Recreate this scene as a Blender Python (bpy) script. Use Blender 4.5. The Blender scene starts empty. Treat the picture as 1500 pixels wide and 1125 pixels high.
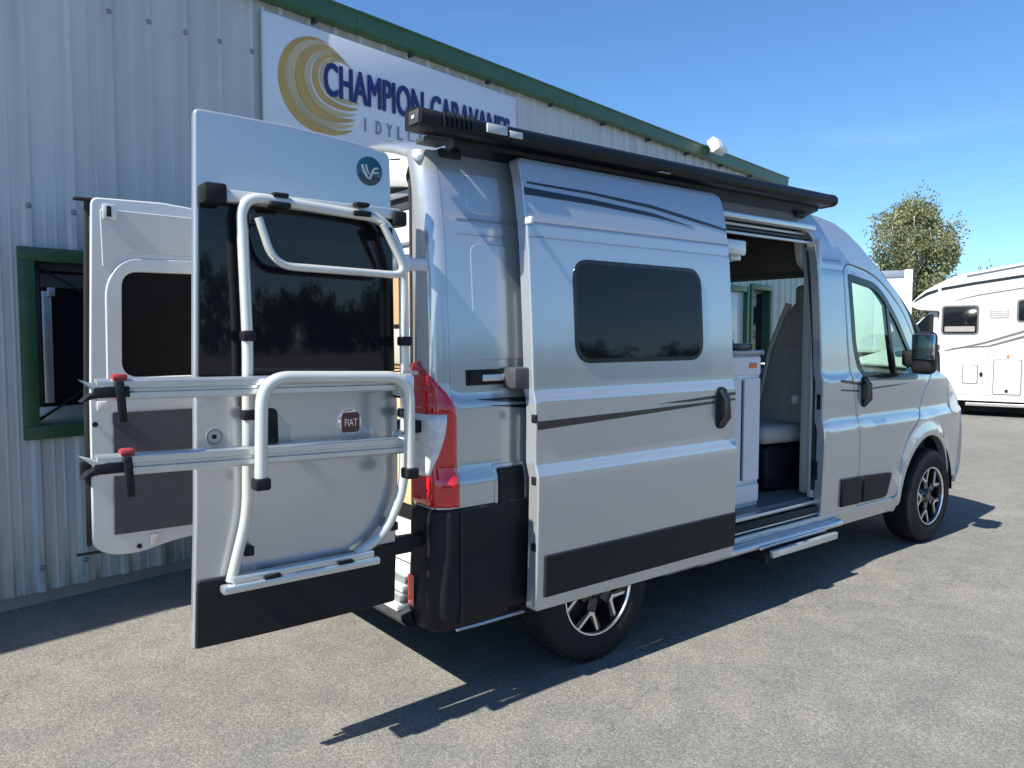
import bpy, bmesh, math, random
from mathutils import Vector, Matrix
from mathutils.geometry import delaunay_2d_cdt
random.seed(7)
R = math.radians
scene = bpy.context.scene
col = scene.collection

# ------------------------------------------------------------------ camera
cam_d = bpy.data.cameras.new('camera'); cam = bpy.data.objects.new('camera', cam_d); col.objects.link(cam)
cam_d.sensor_width = 36.0; cam_d.lens = 36.0 * 1130.0 / 1500.0
cam_d.clip_start = 0.05; cam_d.clip_end = 3000
CAM = Vector((-2.42, -3.55, 1.52))
yaw, pitch = R(51.85), -math.atan(70.5 / 1130)
fwd = Vector((math.cos(yaw) * math.cos(pitch), math.sin(yaw) * math.cos(pitch), math.sin(pitch)))
cam.location = CAM
cam.rotation_euler = fwd.to_track_quat('-Z', 'Y').to_euler()
scene.camera = cam

# ------------------------------------------------------------------ sky, sun, exposure
SUN = Vector((-0.93, -0.030, 1.0)).normalized()          # towards the sun
sun_el = math.asin(SUN.z); sun_az = math.atan2(SUN.x, SUN.y)
world = bpy.data.worlds.new('World'); scene.world = world; world.use_nodes = True
wn, wl = world.node_tree.nodes, world.node_tree.links
wn.clear()
sky = wn.new('ShaderNodeTexSky'); sky.sky_type = 'NISHITA'; sky.sun_disc = False
sky.sun_elevation = sun_el; sky.sun_rotation = sun_az
sky.altitude = 100; sky.air_density = 1.0; sky.dust_density = 0.15; sky.ozone_density = 6.0
tc = wn.new('ShaderNodeTexCoord')
mp = wn.new('ShaderNodeMapping'); mp.inputs['Scale'].default_value = (1.0, 1.4, 13.0); mp.inputs['Rotation'].default_value = (0.05, 0.12, 0.4)
nz = wn.new('ShaderNodeTexNoise'); nz.inputs['Scale'].default_value = 2.2; nz.inputs['Detail'].default_value = 7; nz.inputs['Roughness'].default_value = 0.62
nz.inputs['Distortion'].default_value = 0.6
cr = wn.new('ShaderNodeValToRGB'); cr.color_ramp.elements[0].position = 0.53; cr.color_ramp.elements[1].position = 0.80
cr.color_ramp.elements[1].color = (0.42, 0.42, 0.42, 1)
mx = wn.new('ShaderNodeMixRGB'); mx.inputs['Color2'].default_value = (6.3, 7.6, 9.2, 1)
hs = wn.new('ShaderNodeHueSaturation'); hs.inputs['Saturation'].default_value = 1.02
bg = wn.new('ShaderNodeBackground'); bg.inputs['Strength'].default_value = 0.085
out = wn.new('ShaderNodeOutputWorld')
wl.new(tc.outputs['Generated'], mp.inputs['Vector']); wl.new(mp.outputs['Vector'], nz.inputs['Vector'])
sz = wn.new('ShaderNodeSeparateXYZ'); wl.new(tc.outputs['Generated'], sz.inputs[0])
lo = wn.new('ShaderNodeMapRange'); lo.inputs['From Min'].default_value = 0.10; lo.inputs['From Max'].default_value = 0.24; lo.inputs['To Min'].default_value = 1.4; lo.inputs['To Max'].default_value = 0.04; wl.new(sz.outputs['Z'], lo.inputs['Value'])
cm = wn.new('ShaderNodeMath'); cm.operation = 'MULTIPLY'; wl.new(cr.outputs['Color'], cm.inputs[0]); wl.new(lo.outputs['Result'], cm.inputs[1])
wl.new(nz.outputs['Fac'], cr.inputs['Fac']); wl.new(cm.outputs[0], mx.inputs['Fac'])
tint = wn.new('ShaderNodeMixRGB'); tint.blend_type = 'MULTIPLY'; tint.inputs['Fac'].default_value = 1; tint.inputs['Color2'].default_value = (0.82, 1.0, 1.12, 1)
wl.new(sky.outputs['Color'], tint.inputs['Color1']); wl.new(tint.outputs['Color'], hs.inputs['Color']); wl.new(hs.outputs['Color'], mx.inputs['Color1'])
wl.new(mx.outputs['Color'], bg.inputs['Color']); wl.new(bg.outputs['Background'], out.inputs['Surface'])
sd = bpy.data.lights.new('sun', 'SUN'); sd.energy = 5.0; sd.angle = R(0.55); sd.color = (1.0, 0.95, 0.85)
so = bpy.data.objects.new('sun', sd); col.objects.link(so); so.rotation_euler = (-SUN).to_track_quat('-Z', 'Y').to_euler(); so.location = (-6, 0, 9)
vs = scene.view_settings
vs.view_transform = 'Standard'; vs.look = 'None'; vs.gamma = 1.0; vs.use_curve_mapping = False; vs.exposure = 0.95
scene.render.engine = 'CYCLES'
scene.cycles.max_bounces = 8; scene.cycles.transparent_max_bounces = 16

# ------------------------------------------------------------------ materials
def mat(name, color, rough=0.5, metal=0.0, coat=0.0, var=0.0, vscale=6.0, bump=0.0, bscale=60.0, spec=0.5, emit=None, stretch=None, vdetail=5.0):
    m = bpy.data.materials.new(name); m.use_nodes = True
    nt = m.node_tree; b = nt.nodes['Principled BSDF']
    b.inputs['Base Color'].default_value = (*color, 1); b.inputs['Roughness'].default_value = rough
    b.inputs['Metallic'].default_value = metal; b.inputs['Coat Weight'].default_value = coat
    b.inputs['Coat Roughness'].default_value = 0.04; b.inputs['Specular IOR Level'].default_value = spec
    t = nt.nodes.new('ShaderNodeTexCoord'); vec = t.outputs['Object']
    if stretch:
        g = nt.nodes.new('ShaderNodeMapping'); g.inputs['Scale'].default_value = stretch; nt.links.new(vec, g.inputs['Vector']); vec = g.outputs['Vector']
    if var:
        n = nt.nodes.new('ShaderNodeTexNoise'); n.inputs['Scale'].default_value = vscale; n.inputs['Detail'].default_value = vdetail
        nt.links.new(vec, n.inputs['Vector'])
        r = nt.nodes.new('ShaderNodeValToRGB')
        r.color_ramp.elements[0].position = 0.3; r.color_ramp.elements[1].position = 0.7
        r.color_ramp.elements[0].color = tuple(c * (1 - var) for c in color) + (1,)
        r.color_ramp.elements[1].color = tuple(min(1, c * (1 + var)) for c in color) + (1,)
        nt.links.new(n.outputs['Fac'], r.inputs['Fac']); nt.links.new(r.outputs['Color'], b.inputs['Base Color'])
        mr = nt.nodes.new('ShaderNodeMapRange'); mr.inputs['To Min'].default_value = max(0.02, rough * 0.8); mr.inputs['To Max'].default_value = min(1, rough * 1.2)
        nt.links.new(n.outputs['Fac'], mr.inputs['Value']); nt.links.new(mr.outputs['Result'], b.inputs['Roughness'])
    if bump:
        n2 = nt.nodes.new('ShaderNodeTexNoise'); n2.inputs['Scale'].default_value = bscale; n2.inputs['Detail'].default_value = 3
        bp = nt.nodes.new('ShaderNodeBump'); bp.inputs['Strength'].default_value = bump; bp.inputs['Distance'].default_value = 0.01
        nt.links.new(vec, n2.inputs['Vector']); nt.links.new(n2.outputs['Fac'], bp.inputs['Height']); nt.links.new(bp.outputs['Normal'], b.inputs['Normal'])
    if emit:
        b.inputs['Emission Color'].default_value = (*emit[0], 1); b.inputs['Emission Strength'].default_value = emit[1]
    return m

def glass(name, tint, rough=0.0, refl=1.45, transp=True, dark=(0.01, 0.012, 0.014)):
    m = bpy.data.materials.new(name); m.use_nodes = True
    nt = m.node_tree; nt.nodes.clear()
    o = nt.nodes.new('ShaderNodeOutputMaterial'); mxs = nt.nodes.new('ShaderNodeMixShader')
    lw = nt.nodes.new('ShaderNodeLayerWeight'); lw.inputs['Blend'].default_value = 0.5        # facing, so both sides of a pane behave alike
    pw = nt.nodes.new('ShaderNodeMath'); pw.operation = 'POWER'; pw.inputs[1].default_value = 5.0; nt.links.new(lw.outputs['Facing'], pw.inputs[0])
    f0 = ((refl - 1) / (refl + 1)) ** 2; fr = nt.nodes.new('ShaderNodeMath'); fr.operation = 'MULTIPLY_ADD'; fr.inputs[1].default_value = 1 - f0; fr.inputs[2].default_value = f0; nt.links.new(pw.outputs[0], fr.inputs[0])
    gl = nt.nodes.new('ShaderNodeBsdfGlossy'); gl.inputs['Roughness'].default_value = rough
    if transp:
        tr = nt.nodes.new('ShaderNodeBsdfTransparent'); tr.inputs['Color'].default_value = (*tint, 1)
    else:
        tr = nt.nodes.new('ShaderNodeBsdfDiffuse'); tr.inputs['Color'].default_value = (*dark, 1)
    nt.links.new(fr.outputs[0], mxs.inputs[0]); nt.links.new(tr.outputs[0], mxs.inputs[1]); nt.links.new(gl.outputs[0], mxs.inputs[2]); nt.links.new(mxs.outputs[0], o.inputs[0])
    return m

def ground_mat():
    m = bpy.data.materials.new('worn_asphalt'); m.use_nodes = True
    nt = m.node_tree; L = nt.links; b = nt.nodes['Principled BSDF']
    b.inputs['Roughness'].default_value = 0.92; b.inputs['Specular IOR Level'].default_value = 0.25
    t = nt.nodes.new('ShaderNodeTexCoord')
    def noise(sc, det=4, ro=0.55):
        n = nt.nodes.new('ShaderNodeTexNoise'); n.inputs['Scale'].default_value = sc; n.inputs['Detail'].default_value = det; n.inputs['Roughness'].default_value = ro
        L.new(t.outputs['Object'], n.inputs['Vector']); return n
    v = nt.nodes.new('ShaderNodeTexVoronoi'); v.inputs['Scale'].default_value = 140; L.new(t.outputs['Object'], v.inputs['Vector'])
    vr = nt.nodes.new('ShaderNodeValToRGB'); e = vr.color_ramp.elements
    e[0].position = 0.0; e[0].color = (0.132, 0.129, 0.119, 1); e[1].position = 1.0; e[1].color = (0.256, 0.250, 0.232, 1)
    x = e.new(0.35); x.color = (0.171, 0.167, 0.155, 1); x = e.new(0.75); x.color = (0.203, 0.198, 0.184, 1)
    sep = nt.nodes.new('ShaderNodeSeparateColor'); L.new(v.outputs['Color'], sep.inputs['Color']); L.new(sep.outputs[0], vr.inputs['Fac'])
    n1 = noise(130, 3, 0.7); r1 = nt.nodes.new('ShaderNodeValToRGB'); r1.color_ramp.elements[0].position = 0.3; r1.color_ramp.elements[0].color = (0.78, 0.78, 0.78, 1)
    r1.color_ramp.elements[1].position = 0.68; r1.color_ramp.elements[1].color = (1.18, 1.18, 1.18, 1); L.new(n1.outputs['Fac'], r1.inputs['Fac'])
    m1 = nt.nodes.new('ShaderNodeMixRGB'); m1.blend_type = 'MULTIPLY'; m1.inputs['Fac'].default_value = 1; L.new(vr.outputs['Color'], m1.inputs['Color1']); L.new(r1.outputs['Color'], m1.inputs['Color2'])
    n2 = noise(0.55, 7, 0.62); r2 = nt.nodes.new('ShaderNodeValToRGB'); r2.color_ramp.elements[0].position = 0.32; r2.color_ramp.elements[0].color = (0.83, 0.84, 0.85, 1)
    r2.color_ramp.elements[1].position = 0.7; r2.color_ramp.elements[1].color = (1.08, 1.07, 1.04, 1); L.new(n2.outputs['Fac'], r2.inputs['Fac'])
    m2 = nt.nodes.new('ShaderNodeMixRGB'); m2.blend_type = 'MULTIPLY'; m2.inputs['Fac'].default_value = 1; L.new(m1.outputs['Color'], m2.inputs['Color1']); L.new(r2.outputs['Color'], m2.inputs['Color2'])
    n3 = noise(4.5, 5, 0.6); r3 = nt.nodes.new('ShaderNodeValToRGB'); r3.color_ramp.elements[0].position = 0.35; r3.color_ramp.elements[0].color = (0.88, 0.88, 0.9, 1)
    r3.color_ramp.elements[1].position = 0.65; r3.color_ramp.elements[1].color = (1.06, 1.05, 1.03, 1); L.new(n3.outputs['Fac'], r3.inputs['Fac'])
    m3 = nt.nodes.new('ShaderNodeMixRGB'); m3.blend_type = 'MULTIPLY'; m3.inputs['Fac'].default_value = 1; L.new(m2.outputs['Color'], m3.inputs['Color1']); L.new(r3.outputs['Color'], m3.inputs['Color2'])
    n4 = noise(0.9, 3, 0.5); r4 = nt.nodes.new('ShaderNodeValToRGB'); r4.color_ramp.elements[0].position = 0.66; r4.color_ramp.elements[0].color = (1, 1, 1, 1)
    r4.color_ramp.elements[1].position = 0.74; r4.color_ramp.elements[1].color = (0.72, 0.72, 0.73, 1); L.new(n4.outputs['Fac'], r4.inputs['Fac'])
    m4 = nt.nodes.new('ShaderNodeMixRGB'); m4.blend_type = 'MULTIPLY'; m4.inputs['Fac'].default_value = 0.8; L.new(m3.outputs['Color'], m4.inputs['Color1']); L.new(r4.outputs['Color'], m4.inputs['Color2'])
    vc = nt.nodes.new('ShaderNodeTexVoronoi'); vc.feature = 'DISTANCE_TO_EDGE'; vc.inputs['Scale'].default_value = 0.33; vc.inputs['Randomness'].default_value = 1.0
    nd = noise(2.2, 5, 0.7); ad = nt.nodes.new('ShaderNodeMixRGB'); ad.blend_type = 'LINEAR_LIGHT'; ad.inputs['Fac'].default_value = 0.35; L.new(t.outputs['Object'], ad.inputs['Color1']); L.new(nd.outputs['Color'], ad.inputs['Color2']); L.new(ad.outputs['Color'], vc.inputs['Vector'])
    rc_ = nt.nodes.new('ShaderNodeValToRGB'); rc_.color_ramp.elements[0].position = 0.0; rc_.color_ramp.elements[0].color = (0.6, 0.6, 0.6, 1); rc_.color_ramp.elements[1].position = 0.0035; rc_.color_ramp.elements[1].color = (1, 1, 1, 1); L.new(vc.outputs['Distance'], rc_.inputs['Fac'])
    m5 = nt.nodes.new('ShaderNodeMixRGB'); m5.blend_type = 'MULTIPLY'; m5.inputs['Fac'].default_value = 0.7; L.new(m4.outputs['Color'], m5.inputs['Color1']); L.new(rc_.outputs['Color'], m5.inputs['Color2'])
    L.new(m5.outputs['Color'], b.inputs['Base Color'])
    bp = nt.nodes.new('ShaderNodeBump'); bp.inputs['Strength'].default_value = 0.4; bp.inputs['Distance'].default_value = 0.004
    v2 = nt.nodes.new('ShaderNodeTexVoronoi'); v2.inputs['Scale'].default_value = 140; L.new(t.outputs['Object'], v2.inputs['Vector'])
    inv = nt.nodes.new('ShaderNodeMath'); inv.operation = 'SUBTRACT'; inv.inputs[0].default_value = 1; L.new(v2.outputs['Distance'], inv.inputs[1])
    L.new(inv.outputs[0], bp.inputs['Height']); L.new(bp.outputs['Normal'], b.inputs['Normal'])
    return m

def clad_mat():
    m = mat('steel_cladding', (0.54, 0.56, 0.545), 0.42, 0.0, var=0.05, vscale=3.0, stretch=(3, 3, 0.5))
    nt = m.node_tree; L = nt.links; b = nt.nodes['Principled BSDF']
    # green algae and dirt near the foot of the sheets, in vertical streaks
    t = nt.nodes.new('ShaderNodeTexCoord'); g = nt.nodes.new('ShaderNodeMapping'); g.inputs['Scale'].default_value = (14, 14, 1.6); L.new(t.outputs['Object'], g.inputs['Vector'])
    n = nt.nodes.new('ShaderNodeTexNoise'); n.inputs['Scale'].default_value = 1.0; n.inputs['Detail'].default_value = 4; L.new(g.outputs['Vector'], n.inputs['Vector'])
    s = nt.nodes.new('ShaderNodeSeparateXYZ'); L.new(t.outputs['Object'], s.inputs[0])
    mr = nt.nodes.new('ShaderNodeMapRange'); mr.inputs['From Min'].default_value = 0.05; mr.inputs['From Max'].default_value = 0.5; mr.inputs['To Min'].default_value = 1; mr.inputs['To Max'].default_value = 0; L.new(s.outputs['Z'], mr.inputs['Value'])
    r = nt.nodes.new('ShaderNodeValToRGB'); r.color_ramp.elements[0].position = 0.46; r.color_ramp.elements[1].position = 0.66; L.new(n.outputs['Fac'], r.inputs['Fac'])
    mu = nt.nodes.new('ShaderNodeMath'); mu.operation = 'MULTIPLY'; L.new(mr.outputs[0], mu.inputs[0]); L.new(r.outputs['Color'], mu.inputs[1])
    mu2 = nt.nodes.new('ShaderNodeMath'); mu2.operation = 'MULTIPLY'; mu2.inputs[1].default_value = 0.85; L.new(mu.outputs[0], mu2.inputs[0])
    oi = nt.nodes.new('ShaderNodeObjectInfo'); vr_ = nt.nodes.new('ShaderNodeMapRange'); vr_.inputs['To Min'].default_value = 0.93; vr_.inputs['To Max'].default_value = 1.05; L.new(oi.outputs['Random'], vr_.inputs['Value'])
    n6 = nt.nodes.new('ShaderNodeTexNoise'); n6.inputs['Scale'].default_value = 1.0; n6.inputs['Detail'].default_value = 6; g6 = nt.nodes.new('ShaderNodeMapping'); g6.inputs['Scale'].default_value = (9, 9, 0.35); L.new(t.outputs['Object'], g6.inputs['Vector']); L.new(g6.outputs['Vector'], n6.inputs['Vector'])
    r6 = nt.nodes.new('ShaderNodeMapRange'); r6.inputs['From Min'].default_value = 0.3; r6.inputs['From Max'].default_value = 0.7; r6.inputs['To Min'].default_value = 0.90; r6.inputs['To Max'].default_value = 1.06; L.new(n6.outputs['Fac'], r6.inputs['Value'])
    pm = nt.nodes.new('ShaderNodeMath'); pm.operation = 'MULTIPLY'; L.new(vr_.outputs[0], pm.inputs[0]); L.new(r6.outputs[0], pm.inputs[1])
    vm = nt.nodes.new('ShaderNodeMixRGB'); vm.blend_type = 'MULTIPLY'; vm.inputs['Fac'].default_value = 1; L.new(b.inputs['Base Color'].links[0].from_socket, vm.inputs['Color1']); L.new(pm.outputs[0], vm.inputs['Color2'])
    old = vm.outputs['Color']
    mxx = nt.nodes.new('ShaderNodeMixRGB'); mxx.inputs['Color2'].default_value = (0.14, 0.18, 0.13, 1); L.new(old, mxx.inputs['Color1']); L.new(mu2.outputs[0], mxx.inputs['Fac']); L.new(mxx.outputs['Color'], b.inputs['Base Color'])
    return m

def leaf_mat(name, c, trans=0.35):
    m = bpy.data.materials.new(name); m.use_nodes = True; nt = m.node_tree; nt.nodes.clear(); L = nt.links
    o = nt.nodes.new('ShaderNodeOutputMaterial'); a = nt.nodes.new('ShaderNodeAddShader'); d = nt.nodes.new('ShaderNodeBsdfDiffuse'); tr = nt.nodes.new('ShaderNodeBsdfTranslucent')
    oi = nt.nodes.new('ShaderNodeNewGeometry'); r = nt.nodes.new('ShaderNodeValToRGB'); r.color_ramp.elements[0].color = (c[0] * 0.6, c[1] * 0.65, c[2] * 0.7, 1); r.color_ramp.elements[1].color = (c[0] * 1.7, c[1] * 1.4, c[2] * 1.3, 1)
    L.new(oi.outputs['Random Per Island'], r.inputs['Fac']); L.new(r.outputs['Color'], d.inputs['Color'])
    h = nt.nodes.new('ShaderNodeMixRGB'); h.blend_type = 'MULTIPLY'; h.inputs['Fac'].default_value = 1; h.inputs['Color2'].default_value = (trans * 1.4, trans * 1.4, trans * 0.6, 1); L.new(r.outputs['Color'], h.inputs['Color1']); L.new(h.outputs['Color'], tr.inputs['Color'])
    L.new(d.outputs[0], a.inputs[0]); L.new(tr.outputs[0], a.inputs[1]); L.new(a.outputs[0], o.inputs[0])
    return m

M = dict(
    ground=ground_mat(), clad=clad_mat(),
    paint=mat('silver_paint', (0.490, 0.510, 0.522), 0.23, 0.57, coat=1.0, var=0.02, vscale=0.8, vdetail=0.0),
    whitepaint=mat('white_paint', (0.68, 0.68, 0.67), 0.32, 0, coat=0.6, var=0.02, vscale=3),
    jamb=mat('jamb_paint', (0.62, 0.64, 0.65), 0.35, 0.2, coat=0.6, var=0.03, vscale=5),
    blackplastic=mat('black_grained_plastic', (0.013, 0.0135, 0.0155), 0.5, 0, var=0.15, vscale=12, bump=0.12, bscale=400, spec=0.22),
    blackgloss=mat('black_gloss', (0.012, 0.013, 0.015), 0.18, 0, var=0.1, vscale=9),
    rubber=mat('tyre_rubber', (0.014, 0.014, 0.015), 0.75, 0, spec=0.25, var=0.25, vscale=14, bump=0.15, bscale=120),
    seal=mat('rubber_seal', (0.015, 0.015, 0.016), 0.6, var=0.1),
    alloy=mat('machined_alloy', (0.78, 0.79, 0.80), 0.22, 0.95, var=0.04, vscale=20),
    alloyblack=mat('black_alloy', (0.014, 0.014, 0.015), 0.28, 0.1, coat=0.6, var=0.1, vscale=20),
    anod=mat('anodised_aluminium', (0.62, 0.645, 0.65), 0.30, 0.75, var=0.05, vscale=14),
    rackwhite=mat('rack_tube_paint', (0.62, 0.63, 0.60), 0.30, 0.35, coat=0.3, var=0.05, vscale=10),
    chrome=mat('chrome', (0.8, 0.8, 0.8), 0.1, 1.0, var=0.02),
    redlens=mat('red_lens', (0.62, 0.008, 0.014), 0.12, 0, coat=1.0, var=0.12, vscale=18),
    clearlens=mat('clear_lens', (0.78, 0.78, 0.77), 0.15, 0.0, coat=1.0, var=0.15, vscale=30),
    redplastic=mat('red_plastic', (0.30, 0.03, 0.04), 0.4, var=0.1),
    awning=mat('black_awning', (0.006, 0.0065, 0.008), 0.4, 0.0, spec=0.25, coat=0.05, var=0.12, vscale=8),
    decal=mat('black_decal', (0.014, 0.016, 0.018), 0.22, coat=0.5, var=0.08),
    decalgrey=mat('grey_decal', (0.20, 0.21, 0.22), 0.25, coat=0.5, var=0.05),
    darkgrey=mat('dark_trim', (0.05, 0.053, 0.058), 0.55, var=0.12, vscale=10),
    panelgrey=mat('door_felt', (0.055, 0.058, 0.066), 0.85, var=0.15, vscale=20, bump=0.2, bscale=300),
    innertrim=mat('grey_abs_trim', (0.52, 0.53, 0.525), 0.45, var=0.03, vscale=5),
    liner=mat('interior_lining', (0.40, 0.385, 0.35), 0.8, var=0.06),
    headliner=mat('dark_headliner', (0.05, 0.048, 0.046), 0.85, var=0.1),
    underbody=mat('underbody', (0.006, 0.006, 0.0065), 0.9, var=0.2),
    cabwhite=mat('white_laminate', (0.68, 0.69, 0.71), 0.25, coat=0.4, var=0.02),
    wood=mat('oak_laminate', (0.46, 0.30, 0.16), 0.45, var=0.18, vscale=3, stretch=(14, 14, 1.2)),
    woodpale=mat('pale_plywood', (0.66, 0.49, 0.27), 0.5, var=0.14, vscale=3, stretch=(14, 14, 1.2)),
    vinyl=mat('floor_vinyl', (0.17, 0.175, 0.18), 0.4, var=0.12, vscale=4, stretch=(1, 8, 1)),
    seatbase=mat('seat_fabric', (0.44, 0.40, 0.34), 0.9, var=0.12, vscale=30, bump=0.2, bscale=500),
    seatlight=mat('seat_leatherette', (0.62, 0.57, 0.48), 0.6, var=0.06, vscale=8, bump=0.1, bscale=200),
    green=mat('green_trim', (0.035, 0.105, 0.042), 0.38, 0, var=0.14, vscale=2.5, stretch=(2, 2, 6)),
    roofsheet=mat('roof_sheet', (0.30, 0.31, 0.31), 0.5, var=0.08),
    signboard=mat('sign_panel', (0.70, 0.73, 0.77), 0.3, var=0.015, vscale=2),
    navy=mat('navy_vinyl', (0.012, 0.022, 0.15), 0.35, var=0.03),
    gold=mat('gold_vinyl', (0.50, 0.30, 0.085), 0.35, 0.15, var=0.22, vscale=2.0),
    goldpale=mat('pale_gold_vinyl', (0.58, 0.43, 0.22), 0.35, 0.1, var=0.18, vscale=2.5),
    letgrey=mat('grey_vinyl', (0.20, 0.23, 0.30), 0.4, var=0.03),
    orange=mat('orange_label', (0.75, 0.20, 0.04), 0.5, var=0.05),
    teal=mat('teal_emblem', (0.006, 0.045, 0.075), 0.2, coat=0.6, var=0.05),
    emblemwhite=mat('emblem_white', (0.46, 0.50, 0.50), 0.3, var=0.04),
    maroon=mat('maroon_enamel', (0.06, 0.008, 0.014), 0.2, coat=0.7, var=0.05),
    concrete=mat('concrete_plinth', (0.30, 0.29, 0.27), 0.9, var=0.12, bump=0.3, bscale=40),
    screw=mat('screw_cap', (0.26, 0.28, 0.3), 0.5, 0.3, var=0.1),
    bark=mat('birch_bark', (0.42, 0.39, 0.34), 0.85, var=0.5, vscale=9, stretch=(1, 1, 4), bump=0.4, bscale=20),
    darkbark=mat('dark_bark', (0.10, 0.08, 0.06), 0.9, var=0.3, bump=0.4, bscale=20),
    leaf=leaf_mat('birch_leaf', (0.125, 0.150, 0.090), 0.5), leafdark=leaf_mat('dark_leaf', (0.035, 0.055, 0.018)),
    mhwhite=mat('gelcoat_white', (0.56, 0.565, 0.565), 0.28, coat=0.5, var=0.02),
    mhgrey=mat('graphic_grey', (0.13, 0.13, 0.13), 0.35, var=0.05),
    curtain=mat('window_blind', (0.30, 0.28, 0.27), 0.8, var=0.08),
    blackpane=mat('black_pane', (0.004, 0.004, 0.005), 0.35, spec=0.2, var=0.1),
    clearglass=glass('tinted_clear_glass', (0.80, 0.93, 0.86)),
    privacy=glass('privacy_glass', (0.10, 0.115, 0.125), refl=1.5),
    darkglass=glass('dark_acrylic', (0, 0, 0), rough=0.035, transp=False, refl=1.5, dark=(0.008, 0.009, 0.012)),
    bldglass=glass('workshop_glass', (0.35, 0.4, 0.42), refl=1.5),
)

# ------------------------------------------------------------------ mesh helpers
def pos_link(o, parent, kind=None):
    col.objects.link(o)
    if parent is not None: o.parent = parent
    if kind: o['kind'] = kind
    return o

def mesh_obj(name, verts, faces, m, parent=None, smooth=40, kind=None, mats=None, fmat=None):
    me = bpy.data.meshes.new(name); me.from_pydata([tuple(v) for v in verts], [], faces); me.update()
    if mats:
        for k in mats: me.materials.append(M[k])
        for p, i in zip(me.polygons, fmat): p.material_index = i
    else: me.materials.append(M[m] if isinstance(m, str) else m)
    if smooth:
        for p in me.polygons: p.use_smooth = True
        me.set_sharp_from_angle(angle=R(smooth))
    return pos_link(bpy.data.objects.new(name, me), parent, kind)

class MB:
    def __init__(s): s.v = []; s.f = []
    def add(s, vs, fs):
        o = len(s.v); s.v += [Vector(v) for v in vs]; s.f += [tuple(i + o for i in f) for f in fs]; return s
    def box(s, a, b, bev=0.0, seg=2, rot=None, piv=None):
        bm = bmesh.new(); bmesh.ops.create_cube(bm, size=1)
        c = (Vector(a) + Vector(b)) / 2; d = Vector(b) - Vector(a)
        for v in bm.verts: v.co = Vector((v.co.x * d.x, v.co.y * d.y, v.co.z * d.z)) + c
        if bev: bmesh.ops.bevel(bm, geom=bm.edges[:], offset=min(bev, 0.49 * min(abs(x) for x in d)), segments=seg, affect='EDGES', profile=0.5)
        if rot is not None:
            pv = Vector(piv) if piv is not None else c
            for v in bm.verts: v.co = rot @ (v.co - pv) + pv
        bm.verts.index_update(); s.add([v.co.copy() for v in bm.verts], [[v.index for v in f.verts] for f in bm.faces]); bm.free(); return s
    def tube(s, path, r, n=12, cap=True, flat=1.0):
        P = [Vector(p) for p in path]; T = []
        for i in range(len(P)):
            t = (P[min(i + 1, len(P) - 1)] - P[max(i - 1, 0)]); T.append(t.normalized())
        up = Vector((0, 0, 1)) if abs(T[0].z) < 0.9 else Vector((1, 0, 0))
        a = T[0].cross(up).normalized(); o = len(s.v)
        for i, p in enumerate(P):
            a = (a - T[i] * a.dot(T[i])).normalized(); b = T[i].cross(a)
            rr = r[i] if isinstance(r, (list, tuple)) else r
            for k in range(n):
                q = 2 * math.pi * k / n; s.v.append(p + (a * math.cos(q) + b * math.sin(q) * flat) * rr)
        for i in range(len(P) - 1):
            for k in range(n): s.f.append((o + i * n + k, o + i * n + (k + 1) % n, o + (i + 1) * n + (k + 1) % n, o + (i + 1) * n + k))
        if cap: s.f.append(tuple(o + k for k in range(n))[::-1]); s.f.append(tuple(o + (len(P) - 1) * n + k for k in range(n)))
        return s
    def lathe(s, prof, origin, axis='y', n=40, sgn=1):
        o = len(s.v)
        for (h, r) in prof:
            for k in range(n):
                q = 2 * math.pi * k / n
                if axis == 'y': s.v.append(Vector(origin) + Vector((r * math.cos(q), h * sgn, r * math.sin(q))))
                elif axis == 'x': s.v.append(Vector(origin) + Vector((h * sgn, r * math.cos(q), r * math.sin(q))))
                else: s.v.append(Vector(origin) + Vector((r * math.cos(q), r * math.sin(q), h * sgn)))
        for i in range(len(prof) - 1):
            for k in range(n): s.f.append((o + i * n + k, o + i * n + (k + 1) % n, o + (i + 1) * n + (k + 1) % n, o + (i + 1) * n + k))
        return s
    def grid(s, P):            # P[i][j]
        o = len(s.v); h = len(P); w = len(P[0])
        for r in P: s.v += [Vector(v) for v in r]
        for i in range(h - 1):
            for j in range(w - 1): s.f.append((o + i * w + j, o + i * w + j + 1, o + (i + 1) * w + j + 1, o + (i + 1) * w + j))
        return s
    def prism(s, poly, fn):    # poly (u,v), fn(u,v,k) k=0/1
        o = len(s.v); n = len(poly)
        s.v += [Vector(fn(u, v, 0)) for u, v in poly] + [Vector(fn(u, v, 1)) for u, v in poly]
        s.f.append(tuple(o + i for i in range(n))); s.f.append(tuple(o + n + i for i in range(n))[::-1])
        for i in range(n): s.f.append((o + i, o + (i + 1) % n, o + n + (i + 1) % n, o + n + i))
        return s
    def obj(s, name, m, parent=None, smooth=40, kind=None, fix=True):
        o = mesh_obj(name, s.v, s.f, m, parent, None, kind)
        if fix:
            bm = bmesh.new(); bm.from_mesh(o.data); bmesh.ops.recalc_face_normals(bm, faces=bm.faces[:]); bm.to_mesh(o.data); bm.free()
        if smooth:
            for p in o.data.polygons: p.use_smooth = True
            o.data.set_sharp_from_angle(angle=R(smooth))
        return o

def empty(name, loc=(0, 0, 0)):
    o = bpy.data.objects.new(name, None); o.location = loc; o.empty_display_size = 0.2; col.objects.link(o); return o
def tag(o, label, cat, group=None):
    o['label'] = label; o['category'] = cat
    if group: o['group'] = group
    return o

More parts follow.
